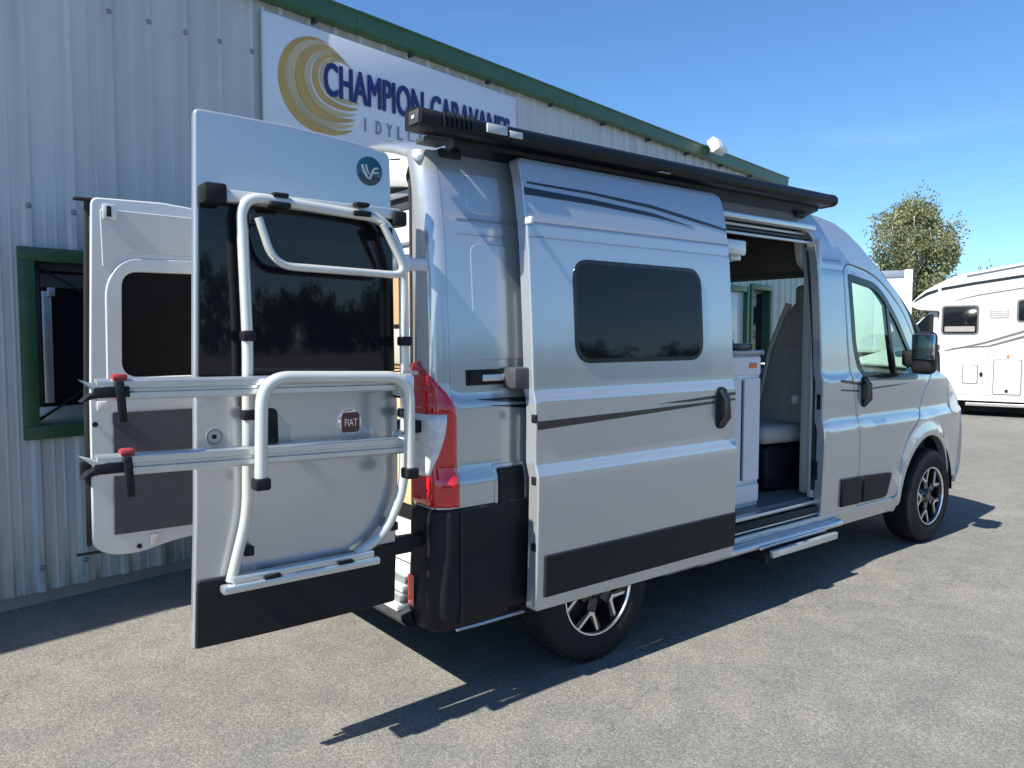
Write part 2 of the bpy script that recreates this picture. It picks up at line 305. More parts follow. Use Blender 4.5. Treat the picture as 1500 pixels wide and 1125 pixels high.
def pchip(pts):
    pts = sorted(pts); xs = [p[0] for p in pts]; ys = [p[1] for p in pts]; n = len(xs)
    h = [xs[i + 1] - xs[i] for i in range(n - 1)]; dl = [(ys[i + 1] - ys[i]) / h[i] for i in range(n - 1)]
    d = [dl[0]] + [0 if dl[i - 1] * dl[i] <= 0 else 2 * dl[i - 1] * dl[i] / (dl[i - 1] + dl[i]) for i in range(1, n - 1)] + [dl[-1]]
    def f(x):
        if x <= xs[0]: return ys[0] + d[0] * (x - xs[0])
        if x >= xs[-1]: return ys[-1] + d[-1] * (x - xs[-1])
        i = 0
        while x > xs[i + 1]: i += 1
        t = (x - xs[i]) / h[i]
        return ys[i] * (1 + 2 * t) * (1 - t) ** 2 + h[i] * d[i] * t * (1 - t) ** 2 + ys[i + 1] * t * t * (3 - 2 * t) + h[i] * d[i + 1] * t * t * (t - 1)
    return f

def rpoly(pts, r, n=6):
    """round the corners of a polygon; r is a number or a list"""
    out = []; N = len(pts)
    for i, p in enumerate(pts):
        rr = r[i] if isinstance(r, (list, tuple)) else r
        p = Vector(p).to_2d(); a = Vector(pts[i - 1]).to_2d(); b = Vector(pts[(i + 1) % N]).to_2d()
        if rr <= 1e-5: out.append((p.x, p.y)); continue
        u = (a - p); v = (b - p); rr = min(rr, u.length * 0.49, v.length * 0.49)
        A = p + u.normalized() * rr; B = p + v.normalized() * rr
        for k in range(n + 1):
            t = k / n; q = A * (1 - t) ** 2 + p * 2 * t * (1 - t) + B * t * t; out.append((q.x, q.y))
    return out
def rrect(x0, z0, x1, z1, r, n=6): return rpoly([(x0, z0), (x1, z0), (x1, z1), (x0, z1)], r, n)
def area(p): return 0.5 * sum(p[i][0] * p[(i + 1) % len(p)][1] - p[(i + 1) % len(p)][0] * p[i][1] for i in range(len(p)))
def ccw(p): return list(p) if area(p) > 0 else list(p)[::-1]
def dens(p, s):
    out = []
    for i, a in enumerate(p):
        b = p[(i + 1) % len(p)]; L = math.hypot(b[0] - a[0], b[1] - a[1]); k = max(1, int(L / s))
        for j in range(k): out.append((a[0] + (b[0] - a[0]) * j / k, a[1] + (b[1] - a[1]) * j / k))
    return out
def offs(p, d):
    out = []; N = len(p)
    for i in range(N):
        a, b, c = Vector(p[i - 1]), Vector(p[i]), Vector(p[(i + 1) % N])
        e1 = (b - a).normalized() if (b - a).length > 1e-9 else Vector((1, 0)); e2 = (c - b).normalized() if (c - b).length > 1e-9 else e1
        n1 = Vector((-e1.y, e1.x)); n2 = Vector((-e2.y, e2.x)); m = n1 + n2
        if m.length < 1e-6: m = n1
        m.normalize(); k = d / max(0.5, m.dot(n1)); q = b + m * k; out.append((q.x, q.y))
    return out
def inside(p, x, y):
    c = False; j = len(p) - 1
    for i in range(len(p)):
        xi, yi = p[i]; xj, yj = p[j]
        if (yi > y) != (yj > y) and x < (xj - xi) * (y - yi) / (yj - yi) + xi: c = not c
        j = i
    return c

def panel(name, outline, fn, m, parent=None, thick=0.03, holes=(), step=None, edge=0.05, roll=0.004, back=True, kind=None):
    """sheet with rolled edges: outline in (u,v), fn(u,v,d) -> point at depth d behind the face"""
    O = dens(ccw(outline), edge); Hs = [dens(ccw(h), edge)[::-1] for h in holes]     # holes clockwise, so 'left' is always material
    loops = [O] + Hs; inner = [offs(l, roll) for l in loops]
    V2 = []; E = []
    for l in inner:
        o = len(V2); V2 += [Vector(q) for q in l]; E += [(o + i, o + (i + 1) % len(l)) for i in range(len(l))]
    nb = len(V2)
    if step:
        us = [p[0] for p in O]; vsx = [p[1] for p in O]; su, sv = step if isinstance(step, tuple) else (step, step)
        test_in = offs(O, min(su, sv) * 0.45); test_h = [offs(h, min(su, sv) * 0.45) for h in Hs]
        u = min(us) + su * 0.5
        while u < max(us):
            v = min(vsx) + sv * 0.5
            while v < max(vsx):
                if inside(test_in, u, v) and inside(O, u, v) and not any(inside(h, u, v) for h in test_h): V2.append(Vector((u, v)))
                v += sv
            u += su
    r = delaunay_2d_cdt(V2, E, [], 0, 1e-6)
    pv, tri = r[0], r[2]
    tri = [t for t in tri if inside(inner[0], *((pv[t[0]] + pv[t[1]] + pv[t[2]]) / 3)) and not any(inside(h, *((pv[t[0]] + pv[t[1]] + pv[t[2]]) / 3)) for h in inner[1:])]
    V = [Vector(fn(p.x, p.y, 0)) for p in pv]; F = [tuple(t) for t in tri]; LN = []
    t0 = F[0]; nrm = (V[t0[1]] - V[t0[0]]).cross(V[t0[2]] - V[t0[0]]); outw = Vector(fn(*pv[t0[0]], -1)) - Vector(fn(*pv[t0[0]], 0))
    flip = nrm.dot(outw) < 0
    def nat(u, v, e=0.004):
        n = (Vector(fn(u + e, v, 0)) - Vector(fn(u - e, v, 0))).cross(Vector(fn(u, v + e, 0)) - Vector(fn(u, v - e, 0))).normalized()
        return n if n.dot(outw) > 0 else -n
    NV = [nat(p.x, p.y) for p in pv]
    LN = [[NV[i] for i in f] for f in F]
    for l, il in zip(loops, inner):
        n = len(l); a = len(V); V += [Vector(fn(q[0], q[1], 0)) for q in il]; V += [Vector(fn(q[0], q[1], roll)) for q in l]; b = a + n
        ni = [nat(*q) for q in il]; no = [((Vector(fn(q[0], q[1], 0)) - Vector(fn(w[0], w[1], 0))).normalized() + k * 0.35).normalized() for q, w, k in zip(l, il, ni)]
        for i in range(n):
            j = (i + 1) % n; F.append((a + i, b + i, b + j, a + j)); LN.append([ni[i], no[i], no[j], ni[j]])
        c = len(V); V += [Vector(fn(q[0], q[1], roll)) for q in l]; V += [Vector(fn(q[0], q[1], thick)) for q in l]
        for i in range(n):
            j = (i + 1) % n; F.append((c + i, c + n + i, c + n + j, c + j)); k = V[c + n + i] - V[c + i]; ea = V[c + j] - V[c + i]; fnn = ea.cross(k).normalized()
            if fnn.dot(no[i]) < 0: fnn = -fnn
            LN.append([fnn] * 4)
    if back:
        o = len(V); V += [Vector(fn(p.x, p.y, thick)) for p in pv]
        for f in list(F[:len(tri)]): F.append(tuple(o + i for i in f)[::-1]); LN.append([-NV[i] for i in f][::-1])
    if flip: F = [f[::-1] for f in F]; LN = [q[::-1] for q in LN]
    me = bpy.data.meshes.new(name); me.from_pydata([tuple(v) for v in V], [], F); me.materials.append(M[m])
    for p in me.polygons: p.use_smooth = True
    me.normals_split_custom_set([tuple(q) for f in LN for q in f]); me.update()
    return pos_link(bpy.data.objects.new(name, me), parent, kind)

def fillet(path, r, n=6):
    out = [Vector(path[0])]
    for i in range(1, len(path) - 1):
        p = Vector(path[i]); a = Vector(path[i - 1]); b = Vector(path[i + 1]); u = a - p; v = b - p; rr = min(r, u.length * 0.49, v.length * 0.49)
        A = p + u.normalized() * rr; B = p + v.normalized() * rr
        for k in range(n + 1): t = k / n; out.append(A * (1 - t) ** 2 + p * 2 * t * (1 - t) + B * t * t)
    out.append(Vector(path[-1])); return out

def text_mesh(name, s, m, parent, width, height, frame, depth=0.004, bold=0.0, squeeze=None):
    """lettering as thin raised mesh; frame(u,v,d) places it"""
    cu = bpy.data.curves.new(name, 'FONT'); cu.body = s; cu.extrude = 0.5; cu.resolution_u = 3
    ob = bpy.data.objects.new(name, cu); col.objects.link(ob); dg = bpy.context.evaluated_depsgraph_get(); dg.update()
    me = bpy.data.meshes.new_from_object(ob.evaluated_get(dg)); bpy.data.objects.remove(ob)
    xs = [v.co.x for v in me.vertices]; ys = [v.co.y for v in me.vertices]; x0, x1, y0, y1 = min(xs), max(xs), min(ys), max(ys)
    for v in me.vertices: v.co = Vector(frame((v.co.x - x0) / (x1 - x0) * width, (v.co.y - y0) / (y1 - y0) * height, depth if v.co.z > 0 else -0.002))
    if bold:                                          # heavier stroke: the same outlines shifted by a few millimetres, each a hair further out
        vs_, fs_ = [], []; us = Vector(frame(1, 0, 0)) - Vector(frame(0, 0, 0)); vs2 = Vector(frame(0, 1, 0)) - Vector(frame(0, 0, 0)); ds = Vector(frame(0, 0, 1)) - Vector(frame(0, 0, 0))
        for q, (a, b) in enumerate(((0, 0), (1, 0), (0, 1), (1, 1), (0.5, 0.5))):
            o = len(vs_); vs_ += [v.co + us * a * bold + vs2 * b * bold * 0.6 + ds * 0.0005 * q for v in me.vertices]; fs_ += [tuple(o + i for i in p.vertices) for p in me.polygons]
        me = bpy.data.meshes.new(name); me.from_pydata([tuple(v) for v in vs_], [], fs_); me.update()
    me.materials.clear(); me.materials.append(M[m])
    return pos_link(bpy.data.objects.new(name, me), parent)

# ================================================================== GROUND
g = MB(); N = 24
def gx(i): return -420 + 840 * i / N
g.grid([[(gx(i), gx(j), 0) for j in range(N + 1)] for i in range(N + 1)])
gr = g.obj('ground', 'ground', smooth=0, kind='structure', fix=False)

# ================================================================== WORKSHOP BUILDING
WA = Vector((-2.07, 1.45, 0)); TH = R(10.3); WD = Vector((math.cos(TH), math.sin(TH), 0)); WN = Vector((math.sin(TH), -math.cos(TH), 0))
def W(s, o, z): return WA + WD * s + WN * o + Vector((0, 0, z))       # s along, o out of the wall, z up
shed = tag(empty('workshop_building', W(3, -3, 0)), 'pale ribbed steel workshop building with green gutter behind the silver van', 'building')
shed_inv = Matrix.Translation(-shed.location)
def under(o, par):                                                     # keep world placement below an Empty that is not at the origin
    o.parent = par; o.matrix_parent_inverse = Matrix.Translation(-par.location); return o
S0, S1, ZT, S2, ZA = -5.7, 10.6, 3.80, 12.3, 2.75      # main wall, then a lower annex to S2
PITCH = 0.228
WIN = [(0.17, 1.17, 0.96, 1.99), (9.42, 10.12, 0.5, 2.25)]             # green framed openings s0,s1,z0,z1
DOOR = (8.55, 9.32, 0.0, 2.2)
def rib_profile(a, b):
    pts = []
    k0 = int(math.floor((a - 0.21) / PITCH)) - 1; k1 = int(math.ceil((b - 0.21) / PITCH)) + 1
    for k in range(k0, k1 + 1):
        c = 0.21 + k * PITCH
        for ds, o in ((-0.030, 0), (-0.013, 0.024), (0.013, 0.024), (0.030, 0), (0.080, 0), (0.086, 0.0035), (0.094, 0.0035), (0.100, 0), (0.134, 0), (0.140, 0.0035), (0.148, 0.0035), (0.154, 0)):
            pts.append((c + ds, o))
    f = lambda s: next((p[1] + (q[1] - p[1]) * (s - p[0]) / (q[0] - p[0]) for p, q in zip(pts, pts[1:]) if p[0] <= s <= q[0]), 0)
    ss = sorted(set([round(a, 4), round(b, 4)] + [round(p[0], 4) for p in pts if a < p[0] < b] + [w for v in WIN + [DOOR] for w in v[:2] if a < w < b]))
    return [(s, f(s)) for s in ss]
s = 0.21 - PITCH / 2 - 26 * PITCH; WPAN = 4 * PITCH
while s < S2 - 0.01:
    zt = ZT if s < S1 - 0.01 else ZA; a, b = s, min(s + WPAN, S1 if s < S1 - 0.01 else S2); pr = rib_profile(a, b); mb = MB(); lap = random.uniform(-0.0015, 0.0015)
    for (s_a, o_a), (s_b, o_b) in zip(pr, pr[1:]):
        mid = (s_a + s_b) / 2; zr = [(0.07, zt)]
        for w in WIN + [DOOR]:
            if w[0] < mid < w[1]: zr = [z for z in ((0.07, w[2]), (w[3], zt)) if z[1] > z[0] + 0.01]
        for z0, z1 in zr:
            mb.add([W(s_a, o_a + lap, z0), W(s_b, o_b + lap, z0), W(s_b, o_b + lap, z1), W(s_a, o_a + lap, z1)], [(0, 1, 2, 3)])
    o = mb.obj('cladding_sheet', 'clad', None, smooth=12, fix=False); under(o, shed)
    bm = bmesh.new(); bm.from_mesh(o.data); bmesh.ops.remove_doubles(bm, verts=bm.verts[:], dist=1e-5); bm.to_mesh(o.data); bm.free(); o.data.set_sharp_from_angle(angle=R(12))
    s = b
# plinth, end wall, back wall, roof
def wbox(name, s0, s1, o0, o1, z0, z1, m, par=shed, bev=0.0):
    mb = MB().box((s0, o0, z0), (s1, o1, z1), bev); mb.v = [W(v.x, v.y, v.z) for v in mb.v]
    o = mb.obj(name, m, None); return under(o, par)
wbox('plinth', S0, S2, -0.25, -0.012, -0.05, 0.10, 'concrete')
mb = MB(); mb.add([W(S1, 0, 0), W(S1, -14, 0), W(S1, -14, ZT), W(S1, -7, ZT + 0.75), W(S1, 0, ZT)], [(0, 1, 2, 3, 4)])
under(mb.obj('end_wall', 'clad', smooth=0), shed)
mb = MB(); mb.add([W(S0, 0, 0), W(S0, -14, 0), W(S0, -14, ZT), W(S0, -7, ZT + 0.75), W(S0, 0, ZT)], [(0, 1, 2, 3, 4)])
under(mb.obj('end_wall', 'clad', smooth=0), shed)
mb = MB(); mb.add([W(S0, -14, 0), W(S1, -14, 0), W(S1, -14, ZT), W(S0, -14, ZT)], [(0, 1, 2, 3)])
under(mb.obj('back_wall', 'clad', smooth=0), shed)
mb = MB(); mb.prism([(0.06, ZT + 0.02), (-7, ZT + 0.77), (-14.1, ZT + 0.02), (-14.1, ZT + 0.08), (-7, ZT + 0.83), (0.06, ZT + 0.08)], lambda u, v, k: W(S0 if k == 0 else S1 - 0.15, u, v))
under(mb.obj('roof', 'roofsheet', smooth=0), shed)
mb = MB().box((S1 + 0.01, -5, ZA + 0.01), (S2 + 0.1, 0.08, ZA + 0.09), 0.005); mb.v = [W(v.x, v.y, v.z) for v in mb.v]; under(mb.obj('annex_roof', 'roofsheet'), shed)
mb = MB(); mb.add([W(S2, 0, 0), W(S2, -5, 0), W(S2, -5, ZA), W(S2, 0, ZA)], [(0, 1, 2, 3)]); under(mb.obj('end_wall', 'clad', smooth=0), shed)
# gutter: rolled-lip section swept along the eave
sec = [(0.012, 3.80), (0.012, 3.785), (0.07, 3.775), (0.092, 3.795), (0.096, 3.905), (0.108, 3.915), (0.108, 3.928), (0.095, 3.930), (0.085, 3.92), (0.081, 3.81), (0.03, 3.80), (0.03, 3.90), (0.012, 3.90)]
ns = 6
for i in range(ns):
    a = S0 + (S1 - 0.1 - S0) * i / ns; b = S0 + (S1 - 0.1 - S0) * (i + 1) / ns
    mb = MB().prism(sec, lambda u, v, k: W(a if k == 0 else b - 0.004, u, v + (0.002 if i % 2 else 0)))
    under(mb.obj('gutter_length', 'green', smooth=25), shed)
for k in range(18):
    sb = S0 + 0.55 + k * 0.9
    wbox('gutter_bracket', sb, sb + 0.03, 0.0, 0.08, 3.755, 3.774, 'darkgrey')
# screw caps in rows along the purlins (near part of the wall)
cap = MB().lathe([(0, 0.016), (0.004, 0.016), (0.010, 0.011), (0.014, 0.008), (0.016, 0.0005)], (0, 0, 0), 'y', 10, -1).obj('cladding_screw', 'screw', None)
first = True
for z in (0.22, 2.235, 3.42):
    for k in range(-3, 28):
        sx = 0.21 + k * PITCH
        if WIN[0][0] - 0.05 < sx < WIN[0][1] + 0.05 and 0.9 < z < 2.05: continue
        if z > 3 and 1.6 < sx < 4.3: continue
        o = cap if first else cap.copy()
        if not first: col.objects.link(o)
        first = False
        o.location = W(sx, 0.024, z + random.uniform(-0.012, 0.012)) - shed.location; o.rotation_euler = (0, 0, TH); o.parent = shed
# near window
def wall_window(w, par, cols, open_stay=False):
    s0, s1, z0, z1 = w; f = 0.055
    win = empty('window', W((s0 + s1) / 2, 0, z0)); win.parent = par; win.matrix_parent_inverse = Matrix.Translation(-par.location)
    def sub(o): o.parent = win; o.matrix_parent_inverse = Matrix.Translation(-win.location); return o
    def bx(name, a, b, o0, o1, c, d, m, bev=0.004):
        q = MB().box((a, o0, c), (b, o1, d), bev); q.v = [W(v.x, v.y, v.z) for v in q.v]; sub(q.obj(name, m))
    for (a, b, c, d) in ((s0 - 0.02, s1 + 0.02, z1 - f, z1 + 0.02), (s0 - 0.02, s1 + 0.02, z0 - 0.02, z0 + f), (s0 - 0.02, s0 + f, z0 + f, z1 - f), (s1 - f, s1 + 0.02, z0 + f, z1 - f)):
        bx('frame', a, b, -0.09, 0.035, c, d, 'green')
    a0, a1, b0, b1 = s0 + f, s1 - f, z0 + f, z1 - f
    for (a, b, c, d) in ((a0, a1, b1 - 0.045, b1), (a0, a1, b0, b0 + 0.10), (a0, a0 + 0.05, b0 + 0.10, b1 - 0.045), (a1 - 0.05, a1, b0 + 0.10, b1 - 0.045)):
        bx('sash', a, b, -0.10, -0.055, c, d, 'darkgrey' if c > b0 else 'anod')
    for i in range(cols):
        c0 = a0 + 0.05 + (a1 - a0 - 0.1) * i / cols; c1 = a0 + 0.05 + (a1 - a0 - 0.1) * (i + 1) / cols
        bx('pane', c0 + 0.01, c1 - 0.01, -0.085, -0.079, b0 + 0.10, b1 - 0.045, 'darkglass', 0)
        if i: bx('mullion', c0 - 0.012, c0 + 0.012, -0.10, -0.06, b0 + 0.10, b1 - 0.045, 'anod')
    if open_stay:
        t = MB().tube([W(a0 + 0.02, -0.03, b0 + 0.03), W(a0 + 0.32, 0.0, b0 + 0.24)], 0.007, 8); sub(t.obj('stay', 'blackplastic'))
        t = MB().tube([W(a0 + 0.02, -0.03, b1 - 0.02), W(a0 + 0.36, 0.0, b1 - 0.22)], 0.006, 8); sub(t.obj('stay', 'blackplastic'))
        bx('blind_box', a0 + 0.05, a1 - 0.05, -0.075, -0.05, b1 - 0.14, b1 - 0.06, 'darkgrey')
        bx('catch', a0 + 0.08, a0 + 0.12, -0.06, -0.03, b1 - 0.19, b1 - 0.14, 'anod')
        bx('post', a0 + 0.055, a0 + 0.105, -0.075, -0.05, b0 + 0.12, b1 - 0.16, 'anod')
    return win
wall_window(WIN[0], shed, 2, True)
wall_window(WIN[1], shed, 1)
dr = empty('door', W(8.9, 0, 0)); dr.parent = shed; dr.matrix_parent_inverse = Matrix.Translation(-shed.location)
for n_, a, b, o0, o1, c, d, m in (('leaf', 8.61, 9.26, -0.07, -0.02, 0.02, 2.14, 'whitepaint'), ('frame', 8.53, 8.605, -0.09, 0.035, 0, 2.22, 'green'), ('frame', 9.265, 9.34, -0.09, 0.035, 0, 2.22, 'green'), ('frame', 8.607, 9.263, -0.09, 0.035, 2.145, 2.22, 'green'), ('handle', 8.66, 8.78, -0.02, 0.03, 1.02, 1.04, 'blackplastic')):
    q = MB().box((a, o0, c), (b, o1, d), 0.004); q.v = [W(v.x, v.y, v.z) for v in q.v]; o = q.obj(n_, m); o.parent = dr; o.matrix_parent_inverse = Matrix.Translation(-dr.location)

# ---- sign board
sign = tag(empty('shop_sign', W(1.66, 0.03, 2.9)), 'long white sign board with gold swirl and navy lettering on the workshop wall', 'sign')
def sunder(o): o.parent = sign; o.matrix_parent_inverse = Matrix.Translation(-sign.location); return o
q = MB().box((1.66, 0.028, 2.90), (4.24, 0.042, 3.72), 0.003); q.v = [W(v.x, v.y, v.z) for v in q.v]; sunder(q.obj('board', 'signboard'))
for a, b, c, d in ((1.645, 1.66, 2.885, 3.735), (4.24, 4.255, 2.885, 3.735)):
    q = MB().box((a, 0.026, c), (b, 0.048, d), 0.003); q.v = [W(v.x, v.y, v.z) for v in q.v]; sunder(q.obj('edge_trim', 'whitepaint'))
def fr(s0, z0): return lambda u, v, d: W(s0 + u, 0.052 + d, z0 + v)
sunder(text_mesh('lettering', 'CHAMPION', 'navy', None, 0.955, 0.235, fr(2.13, 3.265), bold=0.011))
sunder(text_mesh('lettering', 'CARAVANES', 'navy', None, 0.97, 0.235, fr(3.17, 3.265), bold=0.011))
for k, ch in enumerate('IDYLCAR'):
    sunder(text_mesh('letter', ch, 'letgrey', None, 0.010 if ch == 'I' else 0.05, 0.10, fr(2.495 + k * 0.108, 3.075)))
# swirl: crescents that meet at the lower right
for k in range(6):
    cx, cz = 2.085 + 0.036 * k, 3.318 + 0.016 * k; rx, rz = 0.325 - 0.033 * k, 0.335 - 0.036 * k
    o_, i_ = [], []
    for j in range(37):
        t = j / 36; th = R(62 + 30 - 5 * k - 20 + (238 + 4 * k) * t); w = 0.074 * math.sin(math.pi * t) ** 0.7 * (0.55 + 0.70 * t) * (1.0 if k < 3 else 0.75)
        ex = 0.10 * max(0, t - 0.72) / 0.28                                   # tail runs out to the right
        o_.append((cx + rx * math.cos(th) + ex, cz + rz * math.sin(th))); i_.append((cx + (rx - w) * math.cos(th) + ex, cz + (rz - w) * math.sin(th)))
    q = MB(); v = [W(a, 0.0455 + 0.001 * k, b) for a, b in o_] + [W(a, 0.0455 + 0.001 * k, b) for a, b in i_]; v += [p - WN * 0.005 for p in v]; n = 37
    F = [(j, j + 1, n + j + 1, n + j) for j in range(n - 1)] + [(2 * n + j, 3 * n + j, 3 * n + j + 1, 2 * n + j + 1) for j in range(n - 1)]
    F += [(j, 2 * n + j, 2 * n + j + 1, j + 1) for j in range(n - 1)] + [(n + j, n + j + 1, 3 * n + j + 1, 3 * n + j) for j in range(n - 1)]
    q.add(v, F); sunder(q.obj('swirl_band', 'gold' if k % 2 == 0 else 'goldpale', smooth=30))
# ---- floodlight on the gutter
fl = tag(empty('floodlight', W(7.92, 0.15, 3.86)), 'small white floodlight fixed on the green gutter', 'floodlight')
def funder(o): o.parent = fl; o.matrix_parent_inverse = Matrix.Translation(-fl.location); return o
rt = Matrix.Rotation(R(-28), 3, WD)
q = MB().box((7.80, 0.16, 3.82), (8.06, 0.27, 4.00), 0.015); q.v = [rt @ (W(v.x, v.y, v.z) - W(7.93, 0.2, 3.9)) + W(7.93, 0.2, 3.9) for v in q.v]; funder(q.obj('lamp_head', 'whitepaint'))
q = MB().box((7.83, 0.268, 3.85), (8.03, 0.276, 3.97), 0.004); q.v = [rt @ (W(v.x, v.y, v.z) - W(7.93, 0.2, 3.9)) + W(7.93, 0.2, 3.9) for v in q.v]; funder(q.obj('lens', 'clearlens'))
q = MB().tube([W(7.93, 0.10, 3.86), W(7.93, 0.20, 3.88)], 0.02, 8); funder(q.obj('bracket', 'anod'))

# ================================================================== MOTORHOME behind
K = 0.862; MP = Vector((13.28, 2.96, 0)); ME_ = Vector((0.27, -0.963, 0)).normalized(); MN = Vector((ME_.y, -ME_.x, 0))   # MN points to the camera
if MN.dot(CAM - MP) < 0: MN = -MN
def H(t, o, z): return MP + ME_ * t - MN * o + Vector((0, 0, z))        # o = depth behind the near side
mh = tag(empty('motorhome', H(2.5, 1.1, 0)), 'white motorhome with overcab nose and grey graphics parked beyond the van', 'motorhome')
def munder(o, par=None):
    par = par or mh; o.parent = par
    o.matrix_parent_inverse = Matrix.Translation(-(par.location if par is mh else par.location)); return o
def hz(z): return 1.52 + K * (z - 1.52)
prof = rpoly([(-0.05, 0.30), (5.3, 0.30), (5.3, 3.02), (1.3, 2.87), (0.1, 2.66), (-0.42, 2.38), (-0.66, 2.12), (-0.50, 2.03), (-0.12, 2.0), (-0.2, 1.35), (-0.10, 1.2)], [0.02, 0.05, 0.15, 0.3, 0.2, 0.15, 0.04, 0.05, 0.05, 0.02, 0.05], 5)
def side_panel(name, outline, o, th, m, par=None, holes=(), roll=0.004):
    return munder(panel(name, outline, lambda u, v, d: H(u, o + d, v), m, None, thick=th, holes=holes, roll=roll, edge=0.2), par)
mb = MB().prism(prof, lambda u, v, k: H(u, 0.0 if k == 0 else 2.2, v)); munder(mb.obj('body', 'mhwhite', smooth=30))
def win(name, a, b, c, d, r=0.05):
    w = side_panel(name, rrect(a, c, b, d, r), -0.022, 0.02, 'darkglass')
    side_panel('window_frame', rrect(a - 0.03, c - 0.03, b + 0.03, d + 0.03, r + 0.02), -0.012, 0.012, 'mhgrey', holes=[rrect(a + 0.01, c + 0.01, b - 0.01, d - 0.01, r)])
win('window', -0.06, 0.50, 1.575, 2.07); win('window', 1.15, 2.2, 1.80, 2.16); win('window', 2.8, 3.6, 1.6, 2.1)
def stripe(pts, m='mhgrey'): side_panel('graphic_stripe', pts, -0.006, 0.005, m, roll=0.001)
stripe([(-0.02, 1.225), (0.6, 1.36), (1.3, 1.60), (2.6, 2.05), (2.6, 2.12), (1.3, 1.645), (0.6, 1.40), (-0.02, 1.245)])
stripe([(0.1, 1.28), (0.7, 1.31), (1.3, 1.50), (2.6, 1.9), (2.6, 1.98), (1.3, 1.55), (0.7, 1.345), (0.1, 1.29)])
stripe([(-0.58, 2.17), (-0.35, 2.30), (-0.16, 2.37), (-0.17, 2.42), (-0.36, 2.36), (-0.55, 2.22)], 'blackgloss')
stripe([(-0.11, 2.385), (0.4, 2.47), (1.25, 2.585), (2.4, 2.70), (2.4, 2.75), (1.25, 2.64), (0.4, 2.525), (-0.11, 2.44)], 'blackgloss')
stripe([(0.14, 2.19), (0.5, 2.27), (1.2, 2.38), (2.2, 2.5), (2.2, 2.515), (1.2, 2.40), (0.5, 2.29), (0.14, 2.20)])
hd = side_panel('service_hatch', rrect(0.30, 0.63, 0.53, 0.96, 0.03), -0.012, 0.011, 'mhwhite')
side_panel('hatch_seal', rrect(0.285, 0.615, 0.545, 0.975, 0.035), -0.005, 0.004, 'mhgrey', holes=[rrect(0.305, 0.635, 0.525, 0.955, 0.03)])
side_panel('hatch_lock', rrect(0.57, 0.76, 0.62, 0.84, 0.02), -0.02, 0.02, 'blackplastic')
side_panel('locker_door', rrect(0.80, 0.44, 1.22, 1.07, 0.03), -0.014, 0.013, 'mhwhite')
side_panel('locker_seal', rrect(0.785, 0.425, 1.235, 1.085, 0.035), -0.005, 0.004, 'mhgrey', holes=[rrect(0.805, 0.445, 1.215, 1.065, 0.03)])
side_panel('locker_catch', rrect(0.98, 0.47, 1.03, 0.53, 0.01), -0.022, 0.02, 'blackplastic')
side_panel('marker_light', rrect(0.99, 1.12, 1.03, 1.17, 0.01), -0.02, 0.02, 'orange')
for a_, b_, c_, d_ in ((0.05, 5.25, 0.405, 0.411), (0.70, 0.706, 0.41, 1.20), (1.40, 1.406, 0.41, 2.55), (2.55, 2.556, 0.41, 2.6)): side_panel('panel_joint', [(a_, c_), (b_, c_), (b_, d_), (a_, d_)], -0.003, 0.003, 'mhgrey', roll=0.0005)
for z_ in (1.86, 1.90, 1.94, 1.98): side_panel('vent_slat', rrect(0.72, z_, 0.98, z_ + 0.022, 0.008), -0.012, 0.012, 'mhwhite', roll=0.004)
side_panel('vent_slat', rrect(0.70, 1.84, 1.0, 2.02, 0.02), -0.004, 0.004, 'curtain')
side_panel('window_blind', rrect(-0.03, 1.60, 0.47, 1.70, 0.02), -0.026, 0.004, 'curtain', roll=0.001)
mb = MB().tube([H(0.3, -0.01, 2.665), H(1.3, -0.01, 2.835), H(5.0, -0.01, 2.975)], 0.025, 8); munder(mb.obj('roof_rail', 'mhwhite'))
mb = MB().box((1.8, 0.8, 2.95), (2.5, 1.5, 3.12), 0.05); mb.v = [H(v.x, v.y, v.z) for v in mb.v]; munder(mb.obj('roof_hatch', 'mhwhite'))
# cab: bonnet, windscreen, cab window, wheel
mb = MB().prism(rpoly([(-0.15, 0.30), (-0.17, 2.0), (-0.30, 2.0), (-1.05, 1.25), (-1.75, 1.02), (-1.95, 0.75), (-1.95, 0.35)], [0, 0, 0.05, 0.05, 0.12, 0.1, 0.05], 4), lambda u, v, k: H(u, 0.12 if k == 0 else 2.08, v)); munder(mb.obj('cab', 'mhwhite', smooth=30))
munder(panel('cab_window', rpoly([(-0.24, 1.36), (-0.24, 1.95), (-0.36, 1.92), (-0.86, 1.36)], 0.04), lambda u, v, d: H(u, 0.105 + d, v), 'darkglass', None, thick=0.02))
mb = MB().add([H(-0.34, 0.25, 1.985), H(-0.34, 1.95, 1.985), H(-1.04, 1.95, 1.28), H(-1.04, 0.25, 1.28)], [(0, 1, 2, 3)])
for v in mb.v: v += (ME_ * -0.7 + Vector((0, 0, 0.7))) * 0.015
munder(mb.obj('windscreen', 'darkglass', smooth=0))
mb = MB().box((-0.95, -0.08, 1.30), (-0.78, 0.10, 1.62), 0.03); mb.v = [H(v.x, v.y, v.z) for v in mb.v]; munder(mb.obj('mirror', 'blackplastic'))
mb = MB().box((0.0, 0.25, 0.08), (5.2, 1.95, 0.31)); mb.v = [H(v.x, v.y, v.z) for v in mb.v]; munder(mb.obj('chassis', 'underbody'))
mb = MB().box((0.35, 0.03, 0.20), (4.9, 0.12, 0.26), 0.01); mb.v = [H(v.x, v.y, v.z) for v in mb.v]; munder(mb.obj('side_rail', 'anod'))
